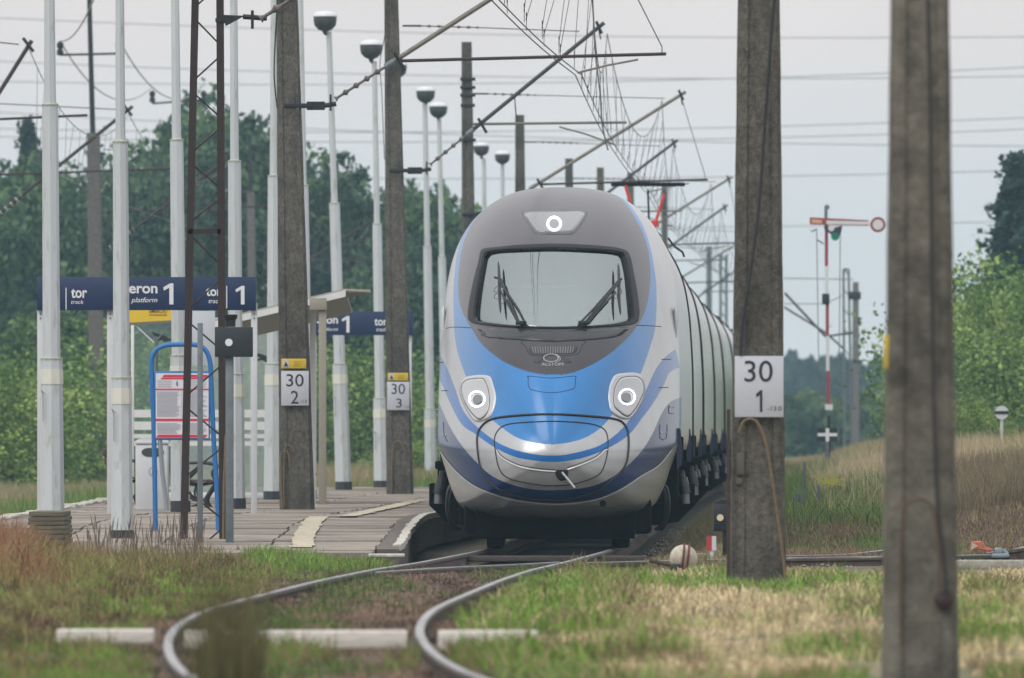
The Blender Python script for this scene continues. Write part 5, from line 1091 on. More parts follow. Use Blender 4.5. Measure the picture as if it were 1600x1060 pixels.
def bogie_meshes():
    b = MB(); 
    for sg in (-1, 1):
        b.box(sg*1.05-.12, sg*1.05+.12, -1.9, 1.9, .5, .72, bev=.03)
        for y in (-1.35, 1.35): b.box(sg*1.08-.17, sg*1.08+.17, y-.22, y+.22, .28, .68, bev=.04)
        b.box(sg*1.2-.2, sg*1.2+.2, -.35, .35, .3, 1.0, bev=.05)
        for y in (-1.0, .95):
            b.box(sg*1.43-.055, sg*1.43+.055, y-.1, y+.1, .92, 1.36, bev=.02); b.box(sg*1.47-.08, sg*1.47+.09, y-.13, y+.13, .96, 1.06, bev=.02)
            b.prism([(sg*1.28, .78), (sg*1.62, .78), (sg*1.62, .52), (sg*1.42, .32), (sg*1.2, .28), (sg*1.2, .7)], 'y', y-.12, y+.12)
            b.prism([(sg*1.30, 1.2), (sg*1.52, .98), (sg*1.52, .72), (sg*1.3, .72)], 'y', y+.16, y+.24)
    wh = MB(); out0 = []
    for y in (-1.35, 1.35):
        for sg in (-1, 1): wh.lathe([(.40, -.07), (.455, -.06), (.45, .06), (.40, .07)], (sg*.76, y, .46), 28, Matrix.Rotation(math.pi/2, 4, 'Y'))
        wh.lathe([(.08, -.75), (.08, .75)], (0, y, .46), 12, Matrix.Rotation(math.pi/2, 4, 'Y'))
        out0.append(('wheelset', wh.build('wheelset', mat('wheel_steel', (.08, .075, .07), .5, metal=.5)))); wh = MB()
    out = [('bogie_frame', b.build('bogie_frame', UF))]+out0
    DK = mat('dark_damper', (.05, .052, .055), .35, metal=.5)
    for sg in (-1, 1):
        for y in (-1.0, .95):
            out.append(('damper', MB().tube([Vector((sg*1.45, y-.16, .94)), Vector((sg*1.455, y-.15, .86)), Vector((sg*1.46, y-.14, .85)), Vector((sg*1.5, y-.14, .66))], [.045, .05, .072, .075], 12).build('damper', DK)))
            out.append(('damper_rod', MB().tube([Vector((sg*1.5, y-.14, .66)), Vector((sg*1.505, y-.14, .54))], .058, 12).build('damper_rod', MET)))
        for y in (-2.35, 2.15):
            v = [(sg*1.415, 1.46), (sg*1.428, 1.44), (sg*1.45, 1.2), (sg*1.44, 1.02), (sg*1.38, .95), (sg*1.38, 1.46)]; out.append(('fairing', MB().prism(v, 'y', y-.12, y+.12).build('fairing', mat('navy_fairing', (.012, .022, .075), .4, coat=.3))))
    return out
BG = bogie_meshes(); used_b = False
def put_bogie(par, D, cxx):
    global used_b
    for nm, o in BG:
        c = o if not used_b else o.copy()
        if used_b: COL.objects.link(c)
        c.parent = par; pw = Vector(par.location)+(par.parent.location if par.parent else Vector((0, 0, 0))); c.location = Vector((cxx, D, 0))-pw
    used_b = True
put_bogie(train, D0+5.6, float(tc(D0+5.6))); put_bogie(train, D0+23.6, float(tc(D0+23.6)))
# carriages
hp = [(u, z) for u, z in _oc if z >= 1.16][::3]+[(1.38, 1.16)]
prof = hp+[(-u, z) for u, z in hp[::-1] if u > .01]
CARP = mat('brushed_silver_carriage', (.56, .57, .57), .2, metal=.55, coat=.3, var=.05, vscale=.8); RIB = mat('black_rubber_gangway', (.012, .013, .015), .7)
WGL = mat('tinted_side_glass', (.16, .17, .17), .12, coat=.5, spec=.5)
def carriage(Da, Db, idx_, pod=True):
    ca, cb = cx(Da), cx(Db); cc_ = lambda D: ca+(cb-ca)*(D-Da)/(Db-Da)
    o_ = bpy.data.objects.new('carriage', None); COL.objects.link(o_); o_.parent = train; o_.location = Vector((ca, Da, 0))-train.location
    vs = []; dd = [Da, Da+.08, Da+.5, Db-.5, Db-.08, Db]; sc_ = [.955, .985, 1, 1, .985, .955]; k = len(prof)
    for D, q in zip(dd, sc_): vs += [(cc_(D)+u*q, D, 1.16+(z-1.16)*(q if z > 3 else 1)) for u, z in prof]
    fs = [(i*k+a, i*k+(a+1) % k, (i+1)*k+(a+1) % k, (i+1)*k+a) for i in range(len(dd)-1) for a in range(k)]+[tuple(range(k)), tuple((len(dd)-1)*k+a for a in range(k))[::-1]]
    MB().add(vs, fs).build('body_shell', CARP, o_)
    b = MB(); b.box(cc_(Da+1)-1.2, cc_(Da+1)+1.2, Da+.3, Db-.3, .5, 1.155, bev=.03); b.build('underframe', UF, o_)
    for D, w in ((Da+.03, 1.018), (Da+1.6, 1.006), (Da+2.9, 1.006)):
        vs = []
        for dlt in (0, .1):
            for q in (w, .97): vs += [(cc_(D)+u*q, D+dlt, 2.6+(z-2.6)*q) for u, z in prof]
        k2 = k; fs = []
        for a in range(k):
            n_ = (a+1) % k
            if w < 1.01 and (prof[a][1] > 3.7 or prof[n_][1] > 3.7 or abs(prof[a][0]) < 1.2): continue
            fs += [(a, n_, k+n_, k+a), (2*k+a, 3*k+a, 3*k+n_, 2*k+n_), (a, 2*k+a, 2*k+n_, n_)]
        MB().add(vs, fs).build('gangway_seal' if w > 1.01 else 'door_seal', RIB, o_)
    vs = [(cc_(D)+u*.9, D, 1.16+(z-1.16)*.93) for D in (Da-.62, Da+.02) for u, z in prof]; MB().add(vs, [(a, (a+1) % k, k+(a+1) % k, k+a) for a in range(k)]).build('gangway_bellows', RIB, o_)
    for sg in (-1, 1):
        for j in range(7):
            D = Da+4.2+j*2.6; D2 = D+1.9; M = MB(); M.add([(cc_(D)+sg*1.432, D, 2.1), (cc_(D2)+sg*1.432, D2, 2.1), (cc_(D2)+sg*1.394, D2, 2.95), (cc_(D)+sg*1.394, D, 2.95), (cc_(D)+sg*1.40, D, 2.1), (cc_(D2)+sg*1.40, D2, 2.1), (cc_(D2)+sg*1.36, D2, 2.95), (cc_(D)+sg*1.36, D, 2.95)], [(0,1,2,3),(7,6,5,4),(0,4,5,1),(1,5,6,2),(2,6,7,3),(3,7,4,0)]); M.build('window', WGL, o_, smooth=False)
    b = MB()
    for D in (Da+1.2, Da+13, Db-1.4): b.box(cc_(D)+.78, cc_(D)+.92, D-.1, D+.1, 4.12, 4.27, bev=.02)
    b.box(cc_(Da+8)-.7, cc_(Da+8)+.7, Da+5, Da+11, 4.3, 4.43, bev=.04); b.build('roof_fittings', mat('dark_roof_fitting', (.03, .03, .035), .6), o_)
    put_bogie(o_, Da+3.6, cc_(Da+3.6)); put_bogie(o_, Db-3.6, cc_(Db-3.6))
    return o_
E = D0+CAR1+.6; cars = []
for k in range(6): cars.append(carriage(E+k*26.4, E+k*26.4+25.8, k))
# pantograph on the roof of the fourth carriage
def panto():
    D = 231.0; c = cx(D); M = MB(); PR = mat('red_pantograph_horn', (.62, .05, .05), .5); p = bpy.data.objects.new('pantograph', None); COL.objects.link(p); p.parent = train; p.location = Vector((c, D, 4.3))-train.location
    MB().box(c-.6, c+.6, D-.7, D+.7, 4.4, 4.5, bev=.03).build('base_frame', UF, p)
    MB().tube([(c, D-.6, 4.5), (c+.05, D+1.2, 5.3), (c, D+.1, 6.3)], .02, 8).build('arm', UF, p)
    MB().tube([(c-.75, D+.1, 6.42), (c+.75, D+.1, 6.42)], .04, 8).build('collector_head', UF, p)
    for sg, x0, y0, x1, y1 in ((-1, 985, 316, 977, 290), (1, 1023, 352, 1038, 303)):
        MB().tube([W(x0, y0, D), W(x1, y1, D)], .032, 8).build('horn', PR, p)
    MB().lathe([(.01, -.08), (.09, -.06), (.09, .06), (.01, .08)], W(1023, 350, D), 10).build('horn_joint', PR, p)
panto()
for P_ in ([(1044, 372), (1052, 383), (1060, 390), (1066, 394), (1069, 402)], [(1018, 354), (1026, 362), (1033, 370)]):
    MB().tube([W(x, y, 168) for x, y in catmull(P_, 5, False)], .018, 6).build('roof_cable', BLACKP, train)
# ------------------------------------------------------------------ trees and bushes
def leafmat(name, c): return mat(name, c, .7, attr='tint', trans=.25, spec=.2)
LEAF = leafmat('tree_leaves', (.06, .09, .03))
def crown_mesh(name, blobs, n, size, base, light, seed, conifer=None):
    r = np.random.default_rng(seed); P = []; Nn = []; Cl = []
    if conifer:
        H, Rb, z0 = conifer; layers = 26
        for i in range(layers):
            t = i/layers; z = z0+(H-z0)*t; rad = Rb*(1-t)**.85*(.8+.35*r.random())+.12; nb = int(9-4*t)
            for b in range(nb):
                a = r.random()*6.283; L = rad*(.75+.35*r.random()); k = int(n/(layers*nb)); s = r.random(k)**.7
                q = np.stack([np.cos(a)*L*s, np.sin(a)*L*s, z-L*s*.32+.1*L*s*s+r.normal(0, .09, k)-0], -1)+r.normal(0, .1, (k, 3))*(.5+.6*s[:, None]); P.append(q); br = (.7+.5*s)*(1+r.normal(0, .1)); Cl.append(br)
    else:
        for (bx, by, bz, rx, ry, rz_) in blobs:
            k = int(n*rx*rz_/sum(b[3]*b[5] for b in blobs)); v = r.normal(size=(k, 3)); v /= np.linalg.norm(v, axis=1)[:, None]; rad = r.random(k)**.4
            # clumps: sub-tufts on the blob
            nt_ = max(9, int(17*rx)); tv = r.normal(size=(nt_, 3)); tv /= np.linalg.norm(tv, axis=1)[:, None]; ti = r.integers(0, nt_, k); tb = r.normal(0, .36, nt_); tr_ = .7+.42*r.random(nt_)
            mixd = (r.random(k) < .82)[:, None]; q = np.where(mixd, tv[ti]*tr_[ti][:, None]+v*(.36*rad[:, None]), v*rad[:, None]*.92)
            q = q*np.array([rx, ry, rz_])+np.array([bx, by, bz]); P.append(q); Cl.append(1+tb[ti]*1.0)
    P = np.concatenate(P); Cl = np.concatenate(Cl); k = len(P)
    a = r.normal(size=(k, 3)); a /= np.linalg.norm(a, axis=1)[:, None]; b = np.cross(a, r.normal(size=(k, 3))); b /= np.linalg.norm(b, axis=1)[:, None]; s = size*(.6+.8*r.random(k))[:, None]
    V = np.stack([P-a*s*.5, P+b*s*.32, P+a*s*.5, P-b*s*.32], 1).reshape(-1, 3); Fq = np.arange(4*k).reshape(k, 4)
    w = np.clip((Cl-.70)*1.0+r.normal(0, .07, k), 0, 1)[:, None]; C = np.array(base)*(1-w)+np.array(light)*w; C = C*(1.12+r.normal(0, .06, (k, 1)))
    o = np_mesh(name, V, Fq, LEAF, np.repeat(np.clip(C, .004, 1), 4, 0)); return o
def trunk_mesh(name, H, r0, seed, limbs=6):
    r = np.random.default_rng(seed); b = MB(); n = 8; pts = [Vector((.15*math.sin(i*.9+seed), .1*math.cos(i*1.3), H*i/n)) for i in range(n+1)]; b.tube(pts, [r0*(1-.85*i/n) for i in range(n+1)], 7)
    for k in range(limbs):
        z = H*(.3+.6*k/limbs); a = r.random()*6.28; L = H*.28*(1-.5*k/limbs); p = pts[int(n*(z/H))]; q = p+Vector((math.cos(a)*L*.5, math.sin(a)*L*.5, L*.3)); e_ = p+Vector((math.cos(a)*L, math.sin(a)*L, L*.75)); b.tube([p, q, e_], [r0*.4, r0*.25, r0*.08], 5)
    return b.build(name, BARK)
protos = []
def reg(kind, H, crown, trunk):
    protos.append([kind, H, crown, trunk, False])
def blobs_tree(H, W_, seed, low=.25):
    r = random.Random(seed); out = []
    for i in range(11):
        t = low+(1-low)*(i+.5)/11; w = W_*math.sin(math.pi*min(1, (t-low*.7)/(1.06-low*.7)))**.7*.5+.3; rr = w*(.62+.3*r.random()); out.append((r.uniform(-1, 1)*w*.62, r.uniform(-1, 1)*w*.62, H*t*.93, rr, rr, rr*.8))
    return out
G1, G1l = (.035, .07, .05), (.15, .24, .10)  # bluish forest leaf tints put part of the distance haze into the colour
reg('b', 10, crown_mesh('crown', blobs_tree(10, 5.6, 1), 8500, .29, G1, G1l, 1), trunk_mesh('trunk', 9, .2, 1))
reg('b', 10, crown_mesh('crown', blobs_tree(10, 4.6, 2), 8000, .29, (.045, .09, .05), (.19, .29, .10), 2), trunk_mesh('trunk', 9, .2, 2))
reg('b', 10, crown_mesh('crown', blobs_tree(10, 3.9, 3, .12), 7200, .27, (.036, .068, .054), (.13, .21, .10), 3), trunk_mesh('trunk', 9.2, .16, 3))
reg('c', 10, crown_mesh('crown', None, 7000, .26, (.02, .042, .042), (.05, .085, .065), 4, (10, 2.3, .8)), trunk_mesh('trunk', 9.6, .16, 4, 0))
reg('p', 10, crown_mesh('crown', blobs_tree(10, 4.2, 5, .5), 4200, .28, (.018, .038, .030), (.045, .08, .05), 5), trunk_mesh('trunk', 9.3, .15, 5, 9))
reg('s', 5, crown_mesh('foliage', blobs_tree(5, 5.2, 6, .02), 10500, .15, (.05, .11, .03), (.33, .45, .13), 6), trunk_mesh('stem', 4, .08, 6))
reg('s', 5, crown_mesh('foliage', blobs_tree(5, 4.2, 7, .02), 10500, .135, (.07, .14, .035), (.40, .50, .15), 7), trunk_mesh('stem', 4, .07, 7))
def tree(k, X, Y, H, w, label, group, cat='tree', name=None, rz_=0.0, z=None):
    kind, H0, cr, tr_, used = protos[k]; nm = name or ('conifer_tree' if kind == 'c' else 'bush' if kind == 's' else 'broadleaf_tree')
    zz = float(ground_z(X, Y))-.05 if z is None else z; r = thing(nm, label, cat, (X, Y, zz), group, rz_); r.scale = (w, w, H/H0)
    for o in (cr, tr_):
        c = o if not used else o.copy()
        if used: COL.objects.link(c)
        c.parent = r
    protos[k][4] = True
rt = random.Random(5)
prof_x = [-260, -60, 0, 40, 75, 110, 150, 205, 250, 280, 310, 340, 372, 400, 425, 470, 505, 540, 600, 650, 700, 760]
prof_y = [215, 225, 232, 205, 212, 262, 268, 222, 205, 178, 152, 140, 158, 190, 222, 218, 222, 245, 250, 262, 290, 330]
def place(n, x0, x1, D0_, D1_, dh, labf, group, kinds):
    for i in range(n):
        x = x0+(x1-x0)*(i+.5+rt.uniform(-.3, .3))/n; D = rt.uniform(D0_, D1_); s = F/D; yt = interp(x, prof_x, prof_y)+dh+rt.uniform(-5, 14); X = (x-800)/s; zg = float(ground_z(X, D)); yt += 20*(x < 300)+4+rt.uniform(0, 20); H = (672-yt)/s+CH-zg
        k = rt.choice(kinds); tree(k, X, D, H, (H/11)*rt.uniform(.72, 1.0), labf(i, x, k), group, rz_=rt.uniform(0, 6.28))
def near_name(x):
    for lim, nm in ((-5, 'beyond the left edge'), (60, 'behind the leftmost lamp post'), (120, 'between the two leftmost lamp posts'), (175, 'behind the black extended mast'), (235, 'right of the second lamp post'), (290, 'behind the third lamp post'), (345, 'behind the lattice mast'), (385, 'just right of the lattice mast'), (440, 'left of mast 30 2'), (500, 'just right of mast 30 2'), (560, 'left of mast 30 3'), (625, 'behind mast 30 3'), (690, 'at the left edge of the train'), (900, 'behind the train')):
        if x < lim: return nm
    return 'far to the right'
KN = {0: 'wide', 1: 'paler', 2: 'slim', 3: 'dark spiky', 4: 'bare stemmed'}
seen = {}
def uniq(s):
    seen[s] = seen.get(s, 0)+1; n = seen[s]
    return s if n == 1 else s+f", {['', '', 'second', 'third', 'fourth', 'fifth', 'sixth', 'seventh', 'eighth'][min(n, 8)]} from left"
place(15, -200, 760, 400, 425, 0, lambda i, x, k: uniq(f'{KN[k]} tree, front forest row, {near_name(x)}'), 'trees of the forest behind the platform', [0, 1, 2, 2, 0, 4])
place(17, -230, 760, 440, 475, 8, lambda i, x, k: uniq(f'{KN[k]} tree, second forest row, {near_name(x)}'), 'trees of the forest behind the platform', [0, 2, 1, 3, 0])
place(18, -230, 760, 500, 540, 28, lambda i, x, k: uniq(f'{KN[k]} tree deep in the forest, {near_name(x)}'), 'trees of the forest behind the platform', [0, 2, 3, 0])
for x, yt, D, k, lb in ((45, 178, 430, 3, 'dark spruce with the spiky top behind the leftmost lamp post'), (262, 185, 425, 3, 'pointed spruce behind the small crossarm with two insulators'), (340, 132, 415, 0, 'tallest green tree of the forest, right at the lattice mast'), (372, 168, 420, 1, 'pale green tree right of the tallest one'), (505, 218, 410, 2, 'feathery green tree right of mast 30 2 reaching into the sky')):
    s = F/D; X = (x-800)/s; H = (672-yt)/s+CH-float(ground_z(X, D)); tree(k, X, D, H, H/11*(.7 if k == 3 else .85), lb, 'trees of the forest behind the platform')
# bushes in front of the forest on the left
for i, (x, yt, D, k, w, lb) in enumerate(((15, 575, 285, 6, .95, 'bright leafy bush at the left edge beside the platform'), (-60, 540, 290, 5, 1.2, 'bush beyond the left edge of the view'), (95, 560, 300, 5, 1.0, 'green bush between the leftmost lamp post and the sign leg'), (45, 470, 330, 1, .5, 'young green tree above the bushes at the far left'), (125, 465, 335, 1, .55, 'young tree behind the left end of the navy sign'), (235, 520, 320, 5, 1.25, 'green bush seen through the glass under the danger board'),
        (300, 540, 330, 5, 1.2, 'bush behind the shelter and the lattice mast'), (400, 560, 335, 5, 1.1, 'bush behind the shelter right of the lattice mast'), (470, 555, 340, 5, 1.0, 'bush behind the right shelter post'), (560, 540, 330, 5, 1.05, 'light green bush between the farther sign and the platform'), (620, 580, 345, 6, .9, 'bush behind the foot of mast 30 3'), (655, 690, 290, 6, .5, 'low pale bush just left of the train'))):
    s = F/D; X = (x-800)/s; zg = float(ground_z(X, D)); H = (672-yt)/s+CH-zg; tree(k, X, D, H, w, lb, 'bushes behind the platform', 'bush' if k > 4 else 'tree', rz_=i*1.3)
# right hand side
for i, (x, yt, D, k, w, lb) in enumerate(((1592, 232, 360, 3, 1.25, 'tall dark spruce at the right edge'), (1640, 200, 365, 3, 1.3, 'dark spruce beyond the right edge of the view'), (1572, 345, 372, 3, .95, 'smaller dark spruce left of the tall one at the right edge'), (1535, 432, 300, 5, .85, 'bright green bush left of the spruce, beside the nearest mast'), (1590, 415, 305, 5, 1.1, 'large bright bush below the spruce at the right edge'), (1650, 420, 300, 6, 1.1, 'bush beyond the right edge of the view'),
        (1525, 470, 295, 6, .55, 'leafy bush touching the nearest mast on its right'), (1560, 520, 280, 5, .9, 'low round bush behind the round white marker'), (1462, 500, 310, 5, .5, 'bush hidden behind the nearest mast'), (1412, 548, 300, 6, .26, 'small bright bush peeping out left of the nearest mast'), (1510, 620, 262, 6, .35, 'small yellow green bush at the foot of the larger ones'))):
    s = F/D; X = (x-800)/s; zg = float(ground_z(X, D)); H = (672-yt)/s+CH-zg; tree(k, X, D, H, w, lb, 'bushes and spruces at the right', 'bush' if k > 4 else 'tree', rz_=i*1.7)
# far woods: one mass
def far_wood(name, x0, x1, D, ytop, amp, n, size, base, light, label, seed):
    r = np.random.default_rng(seed); s = F/D; X = (r.uniform(x0, x1, n)-800)/s; top = (672-ytop)/s+CH; u = X*.9
    hgt = top*(1-amp*(.5+.5*np.sin(u*1.1+1)*np.sin(u*.43+2))-amp*.6*np.abs(np.sin(u*2.3))); t = r.random(n)**.7; Zz = -.5+(hgt+.5)*t; Y = D+r.uniform(-12, 12, n); k = n
    P = np.stack([X, Y, Zz], -1); a = r.normal(size=(k, 3)); a /= np.linalg.norm(a, axis=1)[:, None]; b = np.cross(a, r.normal(size=(k, 3))); b /= np.linalg.norm(b, axis=1)[:, None]; ss = size*(.6+.8*r.random(k))[:, None]
    V = np.stack([P-a*ss*.5, P+b*ss*.4, P+a*ss*.5, P-b*ss*.4], 1).reshape(-1, 3); w = np.clip(.5+.5*np.sin(X*1.7+Zz*1.3)+r.normal(0, .25, k), 0, 1)[:, None]
    C = np.array(base)*(1-w)+np.array(light)*w; o = np_mesh(name, V, np.arange(4*k).reshape(k, 4), LEAF, np.repeat(C, 4, 0)); tag(o, label, 'wood', kind='stuff')
far_wood('distant_wood', -500, 2100, 1050, 545, .16, 36000, 1.1, (.02, .035, .03), (.045, .07, .05), 'blue hazy wood far away on the horizon', 3)
far_wood('scrub_line', 1020, 2000, 640, 606, .3, 16000, .7, (.05, .09, .04), (.10, .15, .06), 'pale green line of scrub in front of the distant wood', 4)

# ------------------------------------------------------------------ grass, weeds, stones
BLADE = mat('grass_blades', (.1, .12, .04), .8, attr='tint', trans=.2, spec=.15)
def fnoise(X, Y, s, o):
    return (np.sin(X*2.1*s+o)+np.sin(X*1.3*s-Y*.31*s+o*2.1)+np.sin(Y*.37*s+o*3.3+1.5*np.sin(X*.9*s+o))+np.sin(X*4.3*s+Y*.5*s+o*1.7)*.6)/3.6
def blades(name, X, Y, H, C, wid, label, cat, lean=.35, zoff=0.0, zfun=ground_z):
    k = len(X); a = rng.uniform(0, 6.283, k); Zg = zfun(X, Y)+zoff; L = H*lean*rng.normal(0, 1, k); L2 = H*lean*rng.normal(0, .6, k)
    B0 = np.stack([X-wid/2*np.cos(a), Y-wid/2*np.sin(a), Zg-.02], -1); B1 = np.stack([X+wid/2*np.cos(a), Y+wid/2*np.sin(a), Zg-.02], -1)
    M0 = np.stack([X+L*.35-wid*.38*np.cos(a), Y+L2*.35, Zg+H*.55], -1); M1 = np.stack([X+L*.35+wid*.38*np.cos(a), Y+L2*.35, Zg+H*.55], -1)
    T = np.stack([X+L, Y+L2, Zg+H*.98-np.abs(L)*.35], -1)
    V = np.stack([B0, B1, M1, M0, T], 1).reshape(-1, 3); i = np.arange(k)*5
    Fq = np.concatenate([np.stack([i, i+1, i+2], -1), np.stack([i, i+2, i+3], -1), np.stack([i+3, i+2, i+4], -1)])
    o = np_mesh(name, V, Fq, BLADE, np.repeat(np.clip(C, .003, 1), 5, 0)); tag(o, label, cat, kind='stuff'); return o
def sample(n, Ya, Yb, x0f, x1f):
    "points in the depth band, between two view columns"
    Y = Ya+(Yb-Ya)*rng.random(n); x = x0f+(x1f-x0f)*rng.random(n); return (x-800)*Y/F, Y
def dist_c(X, Y): return X-np.interp(Y, _cd, _cx)
STRAW, TAN, GRN, GRN2, OLV, RDB = map(np.array, ((.66, .55, .34), (.42, .32, .20), (.17, .28, .055), (.09, .16, .04), (.23, .23, .09), (.31, .17, .10)))
def mixc(a, b, w): return a*(1-w[:, None])+b*w[:, None]
# right near: mown straw with green patches
X, Y = sample(90000, 50, 111, 640, 1680); d = dist_c(X, Y); m_ = (d > 1.0) & ~((Y < 66) & (np.abs(X-2.22) < .34)); X, Y, d = X[m_], Y[m_], d[m_]
g_ = smooth01((fnoise(X, Y*2.6, .9, 2.0)*.8+.75*np.exp(-((X-.95)/.65)**2-((Y-94)/6)**2)+.2*np.exp(-((d-1.3)/.6)**2)-.35*smooth01((Y-98)/4)+.03)*2.2)
C = mixc(STRAW, GRN*1.05, g_)*(1+rng.normal(0, .28, len(X)))[:, None]; C = mixc(C, np.array([.16, .12, .075]), smooth01((fnoise(X, Y*3.1, 1.9, 11)-.15)*3)*.75); C = np.where((rng.random(len(X)) < .2)[:, None], TAN*(1+rng.normal(0, .2, (len(X), 1))), C)  # brown patches, with darker blotches painted in for shadow
H = (.035+.04*g_+.07*rng.random(len(X))*g_+.03*rng.random(len(X)))*(.5+1.1*smooth01((fnoise(X, Y*3, 3.1, 15)+.3)*1.8))*(1+.3*fnoise(X, Y, 2, 5)); keep = rng.random(len(X)) < .75; X, Y, H, C = X[keep], Y[keep], H[keep], C[keep]
blades('mown_grass', X, Y, np.abs(H), C, .014, 'straw coloured mown grass with green patches right of the track', 'grass', .7)
# green tufts on the right
X, Y = sample(26000, 84, 106, 790, 1400); w = fnoise(X, Y*2, 1.6, 1.0)*.9+.75*np.exp(-((X-.95)/.6)**2-((Y-94)/6)**2)-.42; m_ = (w > 0) & (dist_c(X, Y) > 1.3); X, Y = X[m_], Y[m_]
blades('green_tufts', X, Y, .06+.12*rng.random(len(X)), np.array([.18, .30, .065])*(1+rng.normal(0, .3, (len(X), 1))), .014, 'fresh green tufts right of the track before mast 30 1', 'grass', .5)
# track bed: brown litter and sparse weeds
X, Y = sample(80000, 50, 128, 100, 1100); d = dist_c(X, Y); m_ = (np.abs(d) < 1.6) & (np.abs(np.abs(d)-.7525) > .06); X, Y = X[m_], Y[m_]
g_ = smooth01((fnoise(X, Y*1.8, 1.9, 7)-.12)*3); C = mixc(mixc(np.array([.27, .19, .14]), np.array([.09, .065, .05]), smooth01(fnoise(X, Y*2, 2.1, 3)*3)), np.array([.11, .17, .05]), g_)*(1+rng.normal(0, .3, (len(X), 1)))
blades('track_weeds', X, Y, (.03+.075*rng.random(len(X))*(.6+g_)), C, .01, 'brown dry litter and low weeds between the rails', 'weeds', .9)
# left verge
X, Y = sample(120000, 50, 127.3, -60, 900); d = dist_c(X, Y); m_ = (d < -1.05) & ~((Y > 123.5) & (X > -1.45)); X, Y, d = X[m_], Y[m_], d[m_]
px_ = 800+F*X/Y; red = smooth01((fnoise(X, Y, .7, 3)+.9*smooth01((330-px_)/220)*smooth01((Y-86)/14)-.42)*2.5); grn = smooth01((fnoise(X, Y*2.4, 1.3, 8)-.12-.25*smooth01((Y-100)/15)+1.1*smooth01((px_-380)/60)*smooth01((Y-108)/6))*3)
C = mixc(mixc(mixc(OLV, np.array([.12, .085, .055]), smooth01(fnoise(X, Y*2, 1.7, 5)*3)), GRN*1.15, grn), RDB, red)*(1+rng.normal(0, .22, (len(X), 1))); dry = rng.random(len(X)) < .16; C = np.where(dry[:, None], np.array([.3, .22, .13])*(1+rng.normal(0, .2, (len(X), 1))), C)
H = (.05+.085*rng.random(len(X)))*(1+.4*fnoise(X, Y, 1.4, 9))*(1-.45*smooth01((Y-110)/9)*smooth01((px_-35)/60)*(1-smooth01((px_-375)/30)))*(1+.9*smooth01((-1.9-d)/1.2)*smooth01((Y-78)/20))*(.55+.45*smooth01((-1.3-d)/.9))
H = H*(1-.35*smooth01((px_-400)/80)*smooth01((Y-105)/10))
H = H*(.45+1.15*smooth01((fnoise(X, Y*3, 3.3, 12)+.35)*1.8))*(1+.6*smooth01((red-.4)*2)*smooth01((75-px_)/60)); lw = (px_ > 385) & (px_ < 610) & (Y > 112); H = np.where(lw, .10+.13*rng.random(len(X)), H); C = np.where((lw & (rng.random(len(X)) < .75))[:, None], np.array([.17, .26, .07])*(1+rng.normal(0, .25, (len(X), 1))), C)
blades('verge_grass', X, Y, np.abs(H), C, .013, 'mixed reddish, olive and green weeds left of the track', 'grass', .4)
# seeding stems before the platform
X, Y = sample(480, 108, 126, 110, 330); m_ = X < -1.9; X, Y = X[m_], Y[m_]; blades('seeding_stems', X, Y, .18+.28*rng.random(len(X)), np.array([.2, .15, .09])*(1+rng.normal(0, .25, (len(X), 1))), .007, 'thin brown seeding grass stems before the platform', 'grass', .22)
# seed heads
k = 110; X, Y = sample(k, 110, 127, 130, 320); b = MB()
for x_, y_ in zip(X, Y):
    h = rng.uniform(.28, .55); zg = float(ground_z(x_, y_)); l = rng.normal(0, .05); b.tube([(x_, y_, zg), (x_+l*.5, y_, zg+h*.6), (x_+l, y_, zg+h)], .003, 4); b.tube([(x_+l*.75, y_, zg+h*.8), (x_+l*.95, y_, zg+h*.93), (x_+l*1.2, y_, zg+h*1.12)], [.003, .006, .002], 5)
o = b.build('seed_heads', mat('brown_seed_head', (.13, .095, .07), .8)); tag(o, 'brown seed heads standing at the foot of the second lamp post', 'grass', kind='stuff')
# close blurred plant
X, Y = sample(380, 46.5, 47.5, 326, 388); X = X+rng.normal(0, .02, len(X)); blades('near_weed', X, Y, .45+.5*rng.random(len(X)), np.array([.12, .115, .055])*(1+rng.normal(0, .25, (len(X), 1))), .014, 'very close out of focus weed standing before the left rail', 'weeds', .14, zoff=.02)
X, Y = sample(5200, 63.5, 66.8, 60, 900); m_ = np.abs(np.abs(dist_c(X, Y))-.7525) > .1; X, Y = X[m_], Y[m_]; w = fnoise(X, Y, 3.1, 4); m_ = w > .1; X, Y = X[m_], Y[m_]
blades('overgrowth', X, Y, .05+.17*rng.random(len(X)), mixc(np.array([.16, .24, .06]), np.array([.26, .2, .11]), (rng.random(len(X)) < .4)*1.0), .013, 'weeds overgrowing the pale timbers in the blurred foreground', 'weeds', .4)
X, Y = sample(14000, 56.5, 62.5, -60, 1640); w = fnoise(X, Y, 2.3, 6); m_ = (w > .12) & (np.abs(dist_c(X, Y)) > 1.0) & ~(np.abs(X-2.22) < .36); X, Y, w = X[m_], Y[m_], w[m_]
blades('foreground_weeds', X, Y, .04+.15*rng.random(len(X))*np.minimum(1, w*2.5), mixc(np.array([.17, .26, .07]), np.array([.24, .17, .09]), smooth01(fnoise(X, Y, 3.7, 9)*3)), .013, 'blurred weeds along the bottom edge of the view', 'weeds', .35)
